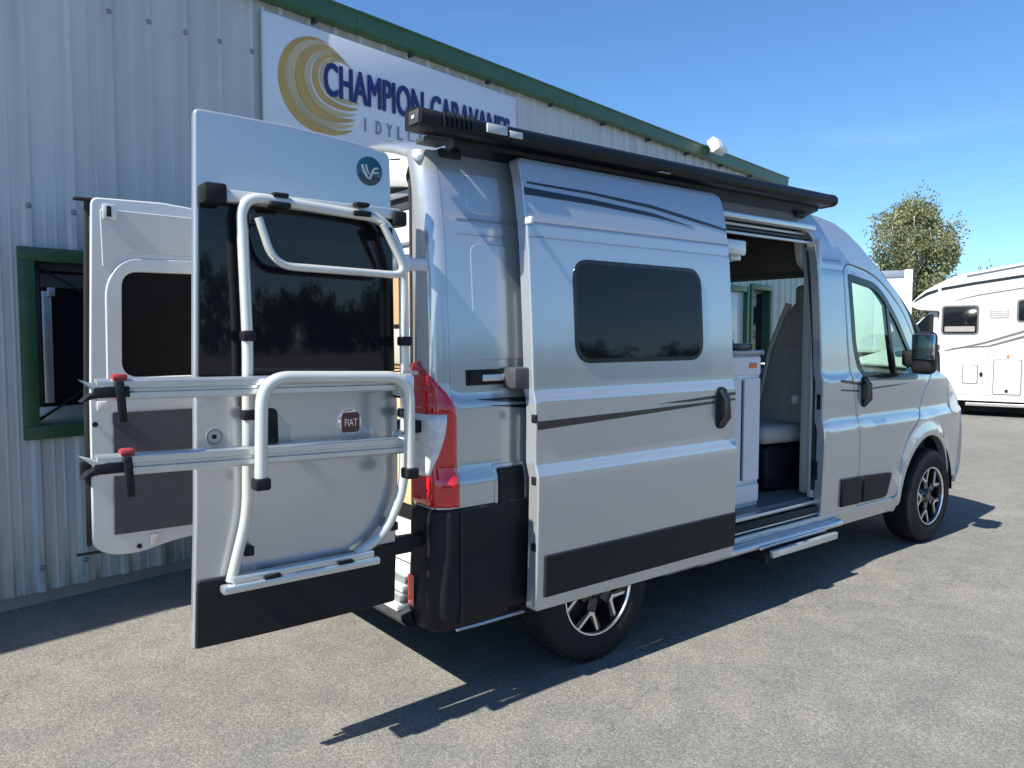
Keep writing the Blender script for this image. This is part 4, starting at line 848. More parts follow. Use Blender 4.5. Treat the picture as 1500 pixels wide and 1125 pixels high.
# ---- wheels
def wheel(cx, sg):
    c = (cx, sg * 0.930, 0.345); w = empty('wheel', c); w.parent = van
    def sub(mb, n, m, sm=40):
        o = mb.obj(n, m, None, smooth=sm); o.parent = w; return o
    t = MB(); t.lathe([(-0.095, 0.205), (-0.108, 0.235), (-0.112, 0.29), (-0.098, 0.325), (-0.08, 0.339), (-0.03, 0.345), (0.03, 0.345), (0.08, 0.339), (0.098, 0.325), (0.112, 0.29), (0.108, 0.235), (0.095, 0.205)], (0, 0, 0), 'y', 64, sg); ty = sub(t, 'tyre', 'rubber', 30)
    for k in range(48):                               # shoulder blocks
        q = 2 * math.pi * k / 48; 
    b = MB()
    for k in range(48):
        q = 2 * math.pi * k / 48; rot = Matrix.Rotation(-q, 3, 'Y')
        for y0, y1 in ((0.058, 0.086), (-0.086, -0.058), (-0.046, -0.006), (0.008, 0.046)):
            m_ = MB().box((-0.013, y0 if sg > 0 else -y1, 0.330), (0.013, y1 if sg > 0 else -y0, 0.3440 if abs(y0 + y1) > 0.1 else 0.3475)); b.add([rot @ v for v in m_.v], m_.f)
    tb = b.obj('tread', 'rubber', None, smooth=0, kind='stuff'); tb.parent = w
    r = MB(); r.lathe([(0.098, 0.214), (0.104, 0.212), (0.100, 0.202), (0.085, 0.196), (0.04, 0.190), (-0.09, 0.188), (-0.09, 0.21)], (0, 0, 0), 'y', 56, sg); sub(r, 'rim', 'alloyblack')
    r = MB(); r.lathe([(0.0985, 0.2145), (0.107, 0.2125), (0.107, 0.2055), (0.100, 0.2015)], (0, 0, 0), 'y', 56, sg); sub(r, 'rim_lip', 'alloy')
    r = MB(); r.lathe([(0.02, 0.001), (0.02, 0.12), (0.0, 0.15), (-0.02, 0.19)], (0, 0, 0), 'y', 40, sg); sub(r, 'brake_disc', 'darkgrey')
    r = MB(); r.lathe([(0.092, 0.0008), (0.094, 0.028), (0.088, 0.034), (0.078, 0.06), (0.06, 0.085), (0.02, 0.09)], (0, 0, 0), 'y', 32, sg); sub(r, 'hub', 'alloyblack')
    for k in range(5):
        q = 2 * math.pi * k / 5 + 0.35; rot = Matrix.Rotation(-q, 3, 'Y')
        s_ = MB()                                     # dark fork
        def bar(mb, p0, p1, wd, y0, y1):
            p0 = Vector(p0); p1 = Vector(p1); d = (p1 - p0).normalized(); nn = Vector((-d.y, d.x)) * wd / 2
            pts = [p0 - nn, p1 - nn, p1 + nn, p0 + nn]
            vv = [Vector((p.x, sg * y0, p.y)) for p in pts] + [Vector((p.x, sg * y1, p.y)) for p in pts]
            mb.add([rot @ v for v in vv], [(0, 1, 2, 3), (7, 6, 5, 4), (0, 4, 5, 1), (1, 5, 6, 2), (2, 6, 7, 3), (3, 7, 4, 0)])
        bar(s_, (0.0, 0.05), (0.0, 0.13), 0.055, 0.05, 0.082); bar(s_, (0.0, 0.11), (-0.075, 0.19), 0.032, 0.05, 0.086); bar(s_, (0.0, 0.11), (0.075, 0.19), 0.032, 0.05, 0.086)
        o = s_.obj('spoke', 'alloyblack', None, smooth=0); o.parent = w
        f_ = MB()                                     # machined edges of the fork
        bar(f_, (-0.006, 0.112), (-0.066, 0.196), 0.013, 0.084, 0.0905); bar(f_, (0.006, 0.112), (0.066, 0.196), 0.013, 0.084, 0.0905); bar(f_, (-0.016, 0.118), (0.016, 0.118), 0.018, 0.084, 0.0907)
        o = f_.obj('spoke_face', 'alloy', None, smooth=0); o.parent = w
        l_ = MB().lathe([(0.07, 0.009), (0.09, 0.009), (0.094, 0.005), (0.0945, 0.0005)], (0.045 * math.sin(q + 0.6), 0, 0.045 * math.cos(q + 0.6)), 'y', 8, sg); o = l_.obj('wheel_bolt', 'alloyblack', None); o.parent = w
for cx in (0.07, 3.475):
    for sg in (-1, 1): wheel(cx, sg)
# ---- sliding door, slid back over the rear quarter
DO = 0.118
sdr = rpoly([(-0.385, 0.36), (0.975, 0.36), (0.975, 2.268), (-0.385, 2.268)], [0.02, 0.03, 0.06, 0.03], 5)
swin = rpoly([(-0.155, 1.415), (0.71, 1.405), (0.645, 1.845), (-0.19, 1.835)], 0.085, 8)
swin = rrect(-0.135, 1.412, 0.715, 1.842, 0.085, 8)
door = P('sliding_door', sdr, RS(DO), 'paint', thick=0.062, step=(0.075, 0.028), edge=0.03, roll=0.008)
fr_ = RS(DO)
panel('window_frame', offs(ccw(swin), -0.012), RS(DO + 0.005), 'blackgloss', door, thick=0.01, holes=[offs(ccw(swin), 0.012)], roll=0.004, edge=0.03)
panel('window_pane', offs(ccw(swin), 0.004), RS(DO + 0.007), 'darkglass', door, thick=0.008, step=(0.1, 0.1), roll=0.005, edge=0.03)
panel('lower_cladding', rpoly([(-0.345, 0.418), (0.968, 0.418), (0.968, 0.598), (-0.345, 0.598)], 0.008), RS(DO + 0.012), 'blackplastic', door, thick=0.014, step=(0.2, 0.03), roll=0.007)
panel('handle_dish', rrect(0.80, 1.045, 0.905, 1.26, 0.05), RS(DO + 0.006), 'blackplastic', door, thick=0.02, roll=0.006)
yh = -(Y(0.85, 1.15) + DO); MB().tube([(0.85, yh - 0.002, 1.24), (0.85, yh - 0.036, 1.20), (0.855, yh - 0.038, 1.11), (0.855, yh - 0.002, 1.065)], 0.019, 10).obj('door_handle', 'blackgloss', door)
def dstripe(pts): panel('decal_stripe', pts, RS(DO + 0.003), 'decal', door, thick=0.003, roll=0.0005, step=(0.12, 0.1))
dstripe([(-0.375, 1.130), (0.2, 1.153), (0.6, 1.170), (0.795, 1.178), (0.795, 1.190), (0.6, 1.186), (0.2, 1.176), (-0.375, 1.166)])
dstripe([(0.36, 1.199), (0.6, 1.197), (0.795, 1.204), (0.795, 1.219), (0.6, 1.210)])
dstripe([(0.91, 1.212), (0.968, 1.214), (0.968, 1.230), (0.91, 1.228)]); dstripe([(0.91, 1.185), (0.968, 1.186), (0.968, 1.197), (0.91, 1.196)])
dstripe([(-0.380, 2.105), (0.0, 2.102), (0.4, 2.086), (0.70, 2.062), (0.4, 2.104), (0.0, 2.126), (-0.380, 2.136)])
dstripe([(-0.36, 2.154), (0.0, 2.148), (0.4, 2.126), (0.8, 2.080), (0.962, 2.064), (0.962, 2.076), (0.8, 2.096), (0.4, 2.142), (0.0, 2.160), (-0.36, 2.162)])
for z_ in (1.930, 1.992): panel('groove_shade', [(-0.376, z_), (0.966, z_), (0.966, z_ + 0.0045), (-0.376, z_ + 0.0045)], RS(DO + 0.0015), 'decalgrey', door, thick=0.001, roll=0.0003, step=(0.3, 0.3))  # groove shade on the door, drawn as thin grey strips
MB().box((-0.389, -1.09, 1.98), (-0.370, -1.035, 2.01), 0.006).obj('roller_guide', 'jamb', door)
for z in (0.62, 0.9, 1.16): MB().box((-0.389, -1.122, z), (-0.376, -1.092, z + 0.035), 0.004).obj('door_latch', 'blackplastic', door)
MB().box((0.93, -1.02, 1.955), (1.185, -0.90, 2.035), 0.012).box((1.10, -0.98, 1.93), (1.195, -0.88, 1.96), 0.008).obj('roller_arm', 'jamb', door)
panel('inner_lining', rpoly([(-0.34, 0.43), (0.93, 0.43), (0.93, 2.15), (-0.34, 2.15)], 0.05), lambda x, z, d: (x, -(Y(x, z) + DO) + 0.064 + d, z), 'innertrim', door, thick=0.008, roll=0.003, step=(0.3, 0.1))
# ---- opening: tracks, threshold, entry step
MB().box((0.78, -0.93, 2.168), (2.02, -0.86, 2.20), 0.004).obj('top_track', 'anod', van)
for i in range(3): MB().box((0.78, -0.915 + 0.02 * i, 2.085 + 0.028 * i), (2.02, -0.895 + 0.02 * i, 2.10 + 0.028 * i), 0.003).obj('track_strip', 'darkgrey' if i % 2 else 'jamb', van)
MB().box((0.74, -0.965, 0.468), (2.06, -0.90, 0.492), 0.006).obj('threshold', 'anod', van)
MB().box((0.74, -0.985, 0.375), (2.06, -0.86, 0.462), 0.01).obj('lower_track', 'blackplastic', van)
MB().box((0.78, -0.992, 0.412), (2.02, -0.983, 0.420), 0.002).obj('track_strip', 'anod', van)
MB().tube([(0.80, -1.015, 0.335), (2.22, -1.015, 0.335)], 0.035, 12, flat=0.75).obj('sill_bar', 'anod', van)
stp = MB().box((1.36, -1.095, 0.285), (2.03, -0.975, 0.312), 0.01).obj('entry_step', 'blackplastic', van)
MB().box((1.35, -1.115, 0.276), (2.04, -1.09, 0.318), 0.006).obj('step_nosing', 'anod', stp)
MB().box((1.30, -1.065, 0.318), (1.99, -1.045, 0.338), 0.005).obj('step_nosing', 'anod', stp)
for x in (1.36, 1.98): MB().box((x, -1.06, 0.235), (x + 0.03, -0.78, 0.292), 0.005).obj('step_arm', 'blackplastic', stp)
# ---- awning
aw_sec = rpoly([(-0.935, 2.300), (-1.03, 2.304), (-1.052, 2.318), (-1.052, 2.352), (-1.030, 2.372), (-0.96, 2.378), (-0.935, 2.37)], 0.012, 3)
aw = MB().prism(aw_sec, lambda u, v, k: (-0.80 if k == 0 else 2.02, u, v)).obj('awning', 'awning', van, smooth=30)
MB().prism([(-0.868, 2.258), (-0.952, 2.282), (-0.956, 2.305), (-0.90, 2.34), (-0.868, 2.33)], lambda u, v, k: (-0.66 if k == 0 else 2.0, u, v)).obj('adapter_rail', 'awning', aw, smooth=30)
for x0, x1 in ((-0.885, -0.798), (2.018, 2.045)):
    cap_sec = [((u + 0.993) * 1.06 - 0.993, (v - 2.338) * 1.06 + 2.338) for u, v in aw_sec]
    MB().prism(cap_sec, lambda u, v, k: (x0 if k == 0 else x1, u, v)).obj('end_cap', 'blackplastic', aw, smooth=30)
MB().box((-0.892, -1.04, 2.312), (-0.882, -0.97, 2.365), 0.006).obj('cap_plate', 'darkgrey', aw)
MB().box((-0.896, -1.015, 2.33), (-0.890, -0.995, 2.345), 0.004).obj('cap_screw', 'emblemwhite', aw)
for i in range(7): MB().box((-0.79 + 0.022 * i, -1.061, 2.31), (-0.782 + 0.022 * i, -1.051, 2.37), 0.002).obj('grip_rib', 'blackplastic', aw)
MB().box((-0.585, -1.0585, 2.322), (-0.485, -1.050, 2.358), 0.002).obj('maker_plate', 'emblemwhite', aw)
MB().box((-0.472, -1.0585, 2.320), (-0.405, -1.050, 2.346), 0.002).obj('maker_plate', 'emblemwhite', aw)
MB().box((0.44, -1.048, 2.300), (0.52, -1.03, 2.306), 0.002).obj('maker_plate', 'decalgrey', aw)
for x in (-0.70, 0.55, 1.85): MB().box((x, -0.90, 2.240), (x + 0.10, -0.85, 2.275), 0.006).obj('mount_bracket', 'blackplastic', aw)
MB().box((-0.80, -0.955, 2.276), (-0.70, -0.87, 2.298), 0.004).obj('bracket_plate', 'darkgrey', aw)
# ---- rear doors, both swung open to point straight back
def bulge(x, z):
    b = 0.016 * (1 - ((x + 1.29) / 0.42) ** 2) + 0.012 * math.exp(-((z - 0.95) / 0.22) ** 2)
    return b + (0.010 if z < 1.33 else 0.0) * min(1, max(0, (1.345 - z) / 0.02))
YR = -0.935
def RD(off=0.0): return lambda x, z, d: (x, YR - bulge(x, z) - off + d, z)
rout = rpoly([(-0.958, 0.487), (-1.712, 0.482), (-1.690, 1.2), (-1.664, 2.252), (-1.34, 2.245), (-1.10, 2.228), (-0.952, 2.206), (-0.935, 1.2)], [0.02, 0.012, 0, 0.02, 0, 0.05, 0.03, 0], 4)
rd = P('rear_door', rout, RD(), 'paint', thick=0.026, step=(0.07, 0.035), edge=0.04, roll=0.010)
panel('window_pane', rpoly([(-0.945, 1.385), (-1.672, 1.385), (-1.657, 2.0), (-0.95, 1.985)], 0.012), RD(0.006), 'darkglass', rd, thick=0.008, step=(0.1, 0.1), roll=0.004)
panel('lower_cladding', rpoly([(-0.964, 0.493), (-1.706, 0.488), (-1.697, 0.715), (-0.955, 0.725)], 0.01), RD(0.012), 'blackplastic', rd, thick=0.014, step=(0.1, 0.04), roll=0.006)
panel('inner_trim', rpoly([(-0.975, 0.52), (-1.66, 0.52), (-1.62, 2.19), (-0.975, 2.16)], 0.05), lambda x, z, d: (x, YR + 0.062 - d, z), 'innertrim', rd, thick=0.058, roll=0.004)
MB().tube([(-1.672, YR + 0.03, 0.52), (-1.652, YR + 0.03, 1.2), (-1.63, YR + 0.03, 2.2)], 0.009, 6).obj('edge_seal', 'seal', rd)
# handle
panel('handle_dish', rpoly([(-1.475, 1.13), (-1.415, 1.13), (-1.415, 1.275), (-1.475, 1.275)], 0.028), RD(0.004), 'blackplastic', rd, thick=0.015, roll=0.006)
yb = YR - bulge(-1.147, 1.204)
def disc(mb, x, z, y, r, h, n=36): return mb.lathe([(0, 0.0005), (0, r * 0.96), (-h * 0.5, r), (-h, r)], (x, y, z), 'y', n, -1) if False else mb.lathe([(h, 0.0006), (h, r * 0.94), (h * 0.6, r), (-0.004, r)], (x, y, z), 'y', n, -1)
bd = disc(MB(), -1.147, 1.204, yb, 0.046, 0.008).obj('badge', 'chrome', rd)
panel('badge_shield', rrect(-1.183, 1.167, -1.111, 1.241, 0.018), lambda x, z, d: (x, yb - 0.011 + d, z), 'maroon', bd, thick=0.004, roll=0.001)
text_mesh('badge_lettering', 'FIAT', 'chrome', bd, 0.050, 0.026, lambda u, v, d: (-1.172 + u, yb - 0.011 - d, 1.191 + v), depth=0.003)
ye = YR - bulge(-1.046, 2.132)
em = disc(MB(), -1.046, 2.128, ye, 0.053, 0.004).obj('emblem', 'teal', rd)
def mark(pts, w, name='emblem_mark'):
    q = MB(); 
    for i in range(len(pts) - 1):
        a, b = Vector(pts[i]), Vector(pts[i + 1]); d = (b - a).normalized(); n = Vector((-d.y, d.x)) * (w[i] / 2); n2 = Vector((-d.y, d.x)) * (w[i + 1] / 2)
        q.add([(p.x - 1.046, ye - 0.0062, p.y + 2.128) for p in (a - n, b - n2, b + n2, a + n)], [(0, 1, 2, 3)])
    return q.obj(name, 'emblemwhite', em, smooth=0)
mark([(-0.032, 0.020), (-0.026, 0.0), (-0.012, -0.022), (0.0, -0.030)], [0.010, 0.013, 0.010, 0.004])
mark([(-0.016, 0.022), (-0.012, 0.005), (-0.002, -0.014)], [0.007, 0.008, 0.003])
mark([(0.0, -0.030), (0.008, -0.006), (0.018, 0.010), (0.036, 0.014)], [0.006, 0.010, 0.008, 0.005])
mark([(0.012, -0.008), (0.024, -0.004), (0.036, -0.004)], [0.004, 0.006, 0.004])
yl = YR - bulge(-1.636, 1.19); MB().lathe([(-0.002, 0.027), (0.004, 0.027), (0.004, 0.021), (-0.002, 0.021)], (-1.630, yl, 1.188), 'y', 24, -1).obj('lock_ring', 'decalgrey', rd)
disc(MB(), -1.630, 1.188, yl, 0.008, 0.004, 12).obj('lock', 'blackplastic', rd)
for z in (0.70, 1.16, 1.80):
    MB().box((-0.965, -0.945, z - 0.035), (-0.87, -0.905, z + 0.035), 0.008).box((-0.90, -0.93, z - 0.025), (-0.78, -0.875, z + 0.025), 0.008).obj('door_hinge', 'blackplastic' if z < 1.7 else 'jamb', rd)
# left door: its inner face shows
YL = 0.93
def LD(y): return lambda x, z, d: (x, y + d, z)
lout = rpoly([(-0.878, 0.42), (-1.30, 0.385), (-1.46, 0.345), (-1.60, 0.352), (-1.69, 0.41), (-1.68, 1.2), (-1.645, 2.232), (-1.30, 2.238), (-0.885, 2.20)], [0.02, 0.08, 0.06, 0.06, 0.05, 0, 0.04, 0, 0.03], 5)
lwin2 = rpoly([(-0.99, 1.302), (-1.525, 1.302), (-1.512, 1.858), (-0.99, 1.862)], 0.085, 8)
ld = P('rear_door', lout, LD(YL), 'jamb', thick=0.045, holes=[lwin2], edge=0.05, roll=0.010)
panel('outer_skin', offs(ccw(lout), -0.006), LD(YL + 0.045), 'paint', ld, thick=0.02, edge=0.08, roll=0.004)
panel('window_bezel', rpoly([(-0.95, 1.195), (-1.60, 1.195), (-1.592, 1.80), (-1.50, 1.93), (-0.95, 1.94)], [0.06, 0.06, 0.1, 0.1, 0.06], 6), LD(YL - 0.010), 'jamb', ld, thick=0.012, holes=[lwin2], roll=0.008)
panel('window_pane', offs(ccw(lwin2), -0.01), LD(YL + 0.028), 'blackpane', ld, thick=0.006, roll=0.002)
panel('trim_panel', rpoly([(-0.965, 0.462), (-1.588, 0.466), (-1.575, 1.118), (-0.965, 1.118)], 0.012), LD(YL - 0.012), 'panelgrey', ld, thick=0.012, roll=0.004)
panel('upper_trim', rpoly([(-0.93, 1.955), (-1.50, 1.955), (-1.60, 1.87), (-1.605, 2.175), (-0.93, 2.165)], 0.02), LD(YL - 0.006), 'innertrim', ld, thick=0.006, roll=0.003)
MB().tube([(-1.700, YL + 0.03, 0.42), (-1.692, YL + 0.03, 1.2), (-1.660, YL + 0.03, 2.22)], 0.012, 8).obj('edge_seal', 'seal', ld)
MB().box((-1.72, YL + 0.01, 2.212), (-1.60, YL + 0.05, 2.228), 0.004).obj('seal_tail', 'seal', ld)
MB().box((-1.76, YL + 0.02, 0.372), (-1.60, YL + 0.045, 0.384), 0.004).obj('seal_tail', 'seal', ld)
MB().box((-1.595, YL - 0.02, 2.12), (-1.53, YL - 0.004, 2.20), 0.006).obj('latch_plate', 'jamb', ld)
MB().box((-1.578, YL - 0.028, 2.135), (-1.555, YL - 0.018, 2.19), 0.004).obj('latch', 'blackplastic', ld)
disc(MB(), -1.66, 1.06, YL, 0.014, 0.010, 12).obj('grommet', 'blackplastic', ld)
MB().box((-1.735, YL - 0.01, 0.78), (-1.685, YL + 0.03, 0.87), 0.008).obj('lock_catch', 'blackplastic', ld)
MB().box((-1.65, YL - 0.018, 1.13), (-1.60, YL - 0.002, 1.18), 0.006).obj('lock_plate', 'jamb', ld)
MB().box((-1.41, YL - 0.014, 0.385), (-1.37, YL + 0.0, 0.44), 0.004).obj('latch_plate', 'anod', ld)
disc(MB(), -1.465, 0.385, YL, 0.013, 0.010, 12).obj('grommet', 'blackplastic', ld)
for z in (0.8, 1.8): MB().box((-0.905, 0.90, z - 0.04), (-0.83, 0.955, z + 0.04), 0.008).obj('door_hinge', 'jamb', ld)

# ---- interior shell
mb = MB().box((-0.80, -0.90, 0.475), (2.9, 0.90, 0.50)).obj('floor', 'vinyl', van)
rows_ = [[(x, u * 0.855, 2.225 + 0.06 * (1 - abs(u) ** 3)) for u in US[2:27]] for x in (-0.80, 0.6, 2.0)]
mb = MB().grid(rows_); mb.obj('headliner', 'headliner', van)
P('side_lining', rpoly([(-0.68, 0.50), (2.35, 0.50), (2.30, 2.22), (-0.68, 2.22)], 0.03), LS(-0.06), 'liner', thick=0.01, holes=[lwin], step=(0.3, 0.12), roll=0.003)
P('side_window', offs(lwin if area(lwin) > 0 else lwin[::-1], -0.01), LS(0.004), 'privacy', thick=0.006, roll=0.003)
P('side_lining', rpoly([(-0.68, 0.50), (0.74, 0.50), (0.74, 2.22), (-0.68, 2.22)], 0.03), RS(-0.06), 'liner', thick=0.01, step=(0.3, 0.12), roll=0.003)
# kitchen block beside the door
kit = MB().box((0.79, -0.835, 0.50), (1.60, -0.32, 1.405), 0.006).obj('kitchen_unit', 'cabwhite', van)
MB().box((0.77, -0.855, 1.405), (1.62, -0.30, 1.435), 0.006).obj('worktop', 'decalgrey', kit)
for a, b, c, d in ((0.82, 1.40, 0.66, 1.27), (1.43, 1.585, 0.66, 1.27), (0.82, 1.585, 0.53, 0.635), (0.82, 1.585, 1.29, 1.395)):
    panel('cupboard_front', rrect(a, c, b, d, 0.006), lambda x, z, d_: (x, -0.852 + d_, z), 'cabwhite', kit, thick=0.017, roll=0.003)
MB().box((1.408, -0.845, 0.67), (1.422, -0.835, 1.26)).obj('shadow_gap', 'blackplastic', kit)
MB().box((1.47, -0.858, 1.33), (1.54, -0.850, 1.36), 0.002).obj('control_panel', 'orange', kit)
MB().box((1.33, -0.80, 1.436), (1.58, -0.50, 1.475), 0.01).tube([(1.36, -0.62, 1.47), (1.36, -0.62, 1.60), (1.40, -0.64, 1.62), (1.46, -0.66, 1.60)], 0.012, 8).obj('hob_and_tap', 'blackgloss', kit)
# cabinets along the roof and at the cab
MB().box((0.0, 0.45, 1.86), (2.0, 0.84, 2.20), 0.02).obj('overhead_cabinet', 'cabwhite', van)
MB().box((2.10, -0.80, 1.93), (2.62, 0.80, 2.21), 0.03).obj('cab_overhead_shelf', 'headliner', van)
mb = MB().prism(rpoly([(1.98, 2.15), (2.30, 2.15), (2.30, 1.72), (2.18, 1.88), (2.02, 1.98)], 0.03), lambda u, v, k: (u, -0.80 if k == 0 else -0.835, v)); mb.obj('pillar_trim', 'liner', van)
MB().box((2.02, -0.62, 0.502), (2.40, -0.36, 0.63), 0.01).obj('floor_box', 'decalgrey', van)
# dashboard, steering wheel
db = MB().prism(rpoly([(3.10, 0.60), (3.10, 1.05), (3.20, 1.20), (3.55, 1.24), (3.75, 1.22), (3.75, 0.6)], 0.06), lambda u, v, k: (u, -0.86 if k == 0 else 0.86, v)).obj('dashboard', 'darkgrey', van)
q = MB(); path = [Vector((2.98 + 0.09 * math.sin(t), 0.45 + 0.19 * math.cos(t), 1.16 + 0.17 * math.sin(t))) for t in [2 * math.pi * i / 28 for i in range(29)]]; q.tube(path, 0.015, 8, cap=False); q.obj('steering_wheel', 'blackplastic', van)
MB().tube([(3.0, 0.45, 1.16), (3.25, 0.45, 1.02)], 0.03, 8).tube([(2.99, 0.28, 1.16), (2.99, 0.62, 1.16)], 0.016, 6).obj('steering_column', 'blackplastic', van)
# cab seats: the near one is swivelled to face back
def seat(cx, cy, face):
    r_ = Matrix.Rotation(R(face), 3, 'Z'); o_ = Vector((cx, cy, 0)); s_ = empty('cab_seat', (cx, cy, 0.5)); s_.parent = van
    def sub(mb, n, m):
        mb.v = [r_ @ v + Vector((0, 0, -0.5)) for v in mb.v]; o = mb.obj(n, m, None, smooth=60); o.parent = s_; return o
    sub(MB().box((-0.20, -0.20, 0.5), (0.20, 0.20, 0.80), 0.03), 'pedestal', 'blackplastic')
    sub(MB().box((-0.24, -0.25, 0.82), (0.27, 0.25, 0.94), 0.05, 4), 'cushion', 'liner')
    rows_ = []
    def prof(z):  # half width, thickness, x offset
        t = (z - 0.90) / 0.85; return 0.25 * (1 - 0.35 * max(0, t - 0.62) / 0.38), 0.075 - 0.02 * t, -0.20 - 0.21 * t
    zs = [0.90 + 0.85 * i / 10 for i in range(11)]; N_ = 20
    for z in zs:
        hw, th, xo = prof(z); k = 1.0 if z < 1.74 else 0.7
        rows_.append([(xo + th * k * (abs(math.cos(a)) ** 0.6) * (1 if math.cos(a) > 0 else -1), hw * k * (abs(math.sin(a)) ** 0.5) * (1 if math.sin(a) > 0 else -1), z) for a in [2 * math.pi * j / N_ for j in range(N_ + 1)]])
    mb = MB().grid(rows_); n0 = len(mb.v); top_ = rows_[-1]; mb.add(top_[:-1], [tuple(range(N_))]); sub(mb, 'backrest', 'seatbase')
    hw, th, xo = prof(1.45)
    for sy in (-1, 1): sub(MB().box((-0.36, sy * 0.27 - 0.025, 1.08), (0.05, sy * 0.27 + 0.025, 1.14), 0.02), 'armrest', 'seatbase')
    sub(MB().box((-0.50, -0.13, 1.71), (-0.39, 0.13, 1.88), 0.04, 4), 'headrest', 'seatbase')
    rr = []; 
    for sy in (-1, 1):
        sub(MB().tube([(prof(z)[2] + 0.03, sy * prof(z)[0] * 0.97, z) for z in zs], 0.024, 8), 'side_bolster', 'seatlight')
    return s_
seat(2.17, -0.50, 180 - 10); seat(2.45, 0.45, 4)
# rear cabinet and bed seen past the hinge
rc = MB().box((-0.755, -0.775, 0.50), (-0.10, -0.30, 1.36), 0.006).obj('rear_cabinet', 'woodpale', van)
for z0, z1, m in ((0.56, 0.645, 'cabwhite'), (0.655, 0.74, 'cabwhite'), (0.75, 0.80, 'blackplastic'), (0.81, 1.02, 'woodpale'), (1.035, 1.06, 'blackplastic'), (1.08, 1.34, 'woodpale')):
    MB().box((-0.775, -0.77, z0), (-0.757, -0.31, z1), 0.004).obj('drawer_front', m, rc)
MB().box((-0.74, -0.30, 1.06), (0.70, 0.84, 1.10), 0.004).obj('bed_base', 'woodpale', van)
MB().box((-0.73, -0.29, 1.102), (0.69, 0.83, 1.22), 0.04, 4).obj('mattress', 'seatlight', van)
uc = MB().box((-0.74, -0.775, 1.38), (-0.35, -0.42, 1.80), 0.006).obj('side_cupboard', 'wood', van)
MB().box((-0.752, -0.76, 1.40), (-0.742, -0.45, 1.55), 0.003).obj('cupboard_front', 'liner', uc)
MB().box((-0.754, -0.70, 1.555), (-0.742, -0.50, 1.57), 0.003).obj('pull_strip', 'blackplastic', uc)
tc_ = MB().box((-0.74, -0.775, 1.81), (0.6, -0.45, 2.05), 0.006).obj('overhead_cabinet', 'cabwhite', van)
MB().box((-0.75, -0.76, 1.90), (-0.742, -0.47, 1.915), 0.002).obj('pull_strip', 'decalgrey', tc_)
MB().box((-0.745, -0.77, 2.05), (-0.70, 0.77, 2.17), 0.006).obj('blind_case', 'darkgrey', van)
MB().box((-0.765, -0.77, 2.10), (-0.745, 0.77, 2.125), 0.003).obj('blind_rail', 'anod', van)
MB().box((-0.74, 0.35, 1.50), (0.0, 0.83, 2.05), 0.006).obj('overhead_cabinet', 'cabwhite', van)

# ================================================================== BIKE RACK on the right rear door
rk = tag(empty('bike_rack', (-1.3, -1.0, 0.69)), 'folded white tube bike rack with two aluminium rails on the open rear door', 'bike rack')
def ru(o, par=None): o.parent = par or rk; o.matrix_parent_inverse = Matrix.Translation(-rk.location) if par is None else Matrix.Identity(4); return o
YF = -1.012
fr_path = fillet([(-1.598, YF + 0.02, 0.705), (-1.545, YF, 0.93), (-1.533, YF, 1.5), (-1.545, YF, 1.975), (-1.015, YF, 1.948), (-0.945, YF, 1.80), (-0.940, YF, 1.3), (-0.952, YF, 0.93), (-1.03, YF + 0.01, 0.775), (-1.14, YF + 0.02, 0.715)], 0.075, 8)
frame_ = ru(MB().tube(fr_path, 0.0185, 14).obj('frame_tube', 'rackwhite'))
ru(MB().tube(fillet([(-1.50, YF - 0.03, 1.905), (-1.452, YF - 0.035, 1.752), (-0.945, YF - 0.035, 1.742), (-1.045, YF - 0.03, 1.925)], 0.07, 8), 0.0135, 12).obj('support_hoop', 'rackwhite'))
ru(MB().tube(fillet([(-1.537, -1.118, 1.055), (-1.527, -1.118, 1.388), (-0.985, -1.118, 1.372), (-0.985, -1.118, 1.03)], 0.095, 10), 0.0205, 14).obj('carrier_hoop', 'rackwhite'))
for x, z in ((-1.537, 1.045), (-0.985, 1.02)): ru(MB().box((x - 0.026, -1.145, z - 0.02), (x + 0.026, -1.092, z + 0.02), 0.008).obj('hoop_end', 'blackplastic'))
ru(MB().box((-1.635, -1.03, 0.672), (-1.06, -0.985, 0.700), 0.008).box((-1.60, -1.02, 0.700), (-1.08, -0.985, 0.726), 0.006).obj('lower_bar', 'anod'))
ru(MB().box((-1.61, -1.005, 1.952), (-0.95, -0.965, 1.992), 0.006).obj('upper_bar', 'rackwhite'))
for x, z, w, h in ((-1.625, 1.975, 0.036, 0.032), (-0.955, 1.955, 0.028, 0.028)): ru(MB().box((x - w, -1.02, z - h), (x + w, -0.940, z + h), 0.01).obj('hook_clamp', 'blackplastic'))
for x in (-1.42, -1.12): ru(MB().box((x - 0.035, -1.04, 1.945), (x + 0.035, -1.0, 1.965), 0.006).box((x - 0.025, -1.035, 1.98), (x + 0.03, -1.0, 1.996), 0.006).obj('tube_clip', 'blackplastic'))
for x in (-1.47, -1.20): ru(MB().box((x - 0.03, -1.035, 0.700), (x + 0.03, -1.0, 0.712), 0.005).obj('tube_clip', 'blackplastic'))
for x, z in ((-1.533, 1.52), (-0.941, 1.50), (-1.538, 1.26), (-0.943, 1.23), (-1.505, 1.90), (-1.02, 1.90)): ru(MB().box((x - 0.022, YF - 0.024, z - 0.018), (x + 0.022, YF + 0.024, z + 0.018), 0.008).obj('tube_joint', 'blackplastic'))
for x, z in ((-1.62, 0.60), (-1.10, 0.62), (-1.60, 1.6), (-0.96, 0.80)): pass
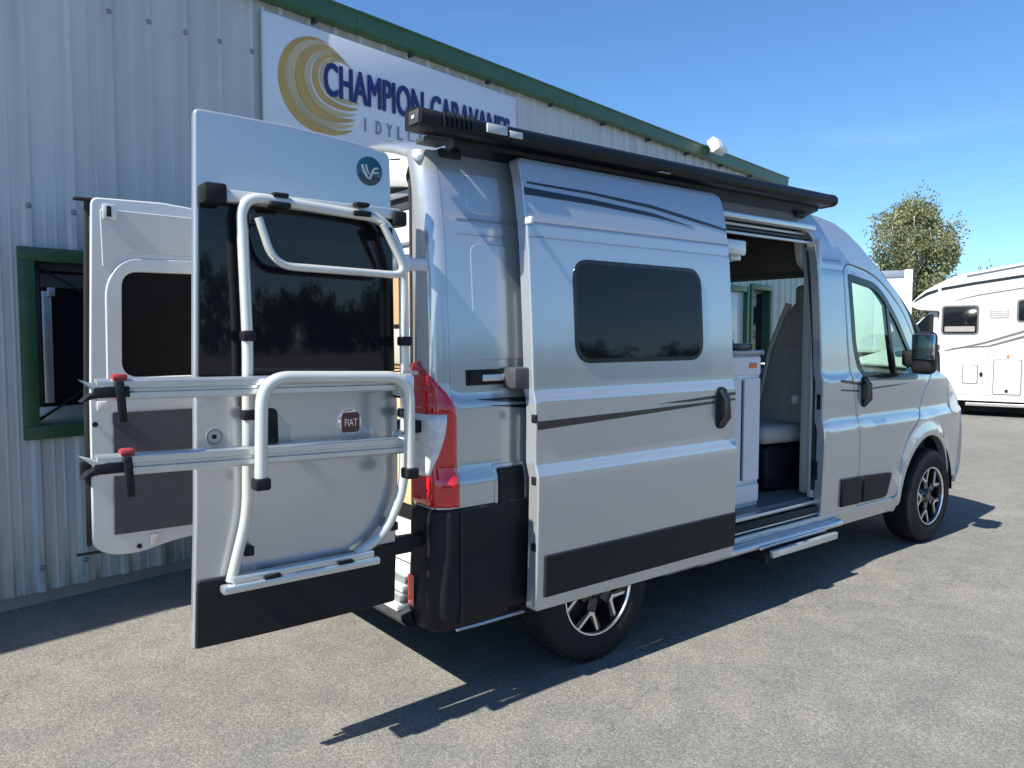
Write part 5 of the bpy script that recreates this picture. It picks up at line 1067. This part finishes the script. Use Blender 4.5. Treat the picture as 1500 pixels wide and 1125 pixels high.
for x, z in ((-1.54, 0.80), (-0.99, 0.80), (-1.533, 1.30), (-0.94, 1.30)): ru(MB().box((x - 0.016, YF, z - 0.016), (x + 0.016, -0.945, z + 0.016), 0.004).obj('stand_off', 'blackplastic'))
# rails: C-section extrusions with splayed end shoes, red buckles and straps
sec_r = [(-1.048, 0.0), (-1.088, 0.0), (-1.094, 0.006), (-1.094, 0.020), (-1.083, 0.023), (-1.083, 0.031), (-1.094, 0.034), (-1.094, 0.052), (-1.088, 0.058), (-1.048, 0.058), (-1.048, 0.05), (-1.078, 0.048), (-1.078, 0.010), (-1.048, 0.008)]
for x0, x1, z, tilt, xs_ in ((-1.995, -0.965, 1.334, -0.014, -1.935), (-2.0, -0.975, 1.114, -0.026, -1.92)):
    def ft(u, v, k): return ((x0 if k == 0 else x1), u, z + v * 1.06 + (tilt if k else 0))
    rail = MB().prism(sec_r, ft).obj('rail', 'anod', None, smooth=25); ru(rail)
    def rsub(o): o.parent = rail; return o
    for a in (1, -1):
        y_ = -1.071
        q = MB().prism([(x0 + 0.10, z + 0.027), (x0 + 0.02, z + 0.027 + a * 0.012), (x0 - 0.042, z + 0.030 + a * 0.032), (x0 - 0.022, z + 0.030 + a * 0.014), (x0 + 0.0, z + 0.024)], lambda u, v, k: (u, y_ - 0.028 if k == 0 else y_ + 0.028, v)); rsub(q.obj('end_shoe', 'rackwhite' if a > 0 else 'blackplastic', smooth=0))
    rsub(MB().box((x0 - 0.01, -1.101, z + 0.008), (x0 + 0.085, -1.090, z + 0.040), 0.004).obj('shoe_pad', 'blackplastic'))
    rsub(MB().box((xs_ - 0.021, -1.100, z + 0.056), (xs_ + 0.021, -1.060, z + 0.076), 0.008).obj('buckle', 'redplastic'))
    q = MB().box((xs_ - 0.012, -1.110, z - 0.065), (xs_ + 0.012, -1.098, z + 0.055), 0.004)
    for v in q.v: v.x += (v.z - z) * -0.06
    rsub(q.obj('strap', 'blackplastic'))
for z_ in (1.09, 1.30): ru(MB().box((-1.01, -1.125, z_), (-0.965, -1.03, z_ + 0.08), 0.01).obj('hinge_block', 'anod'))
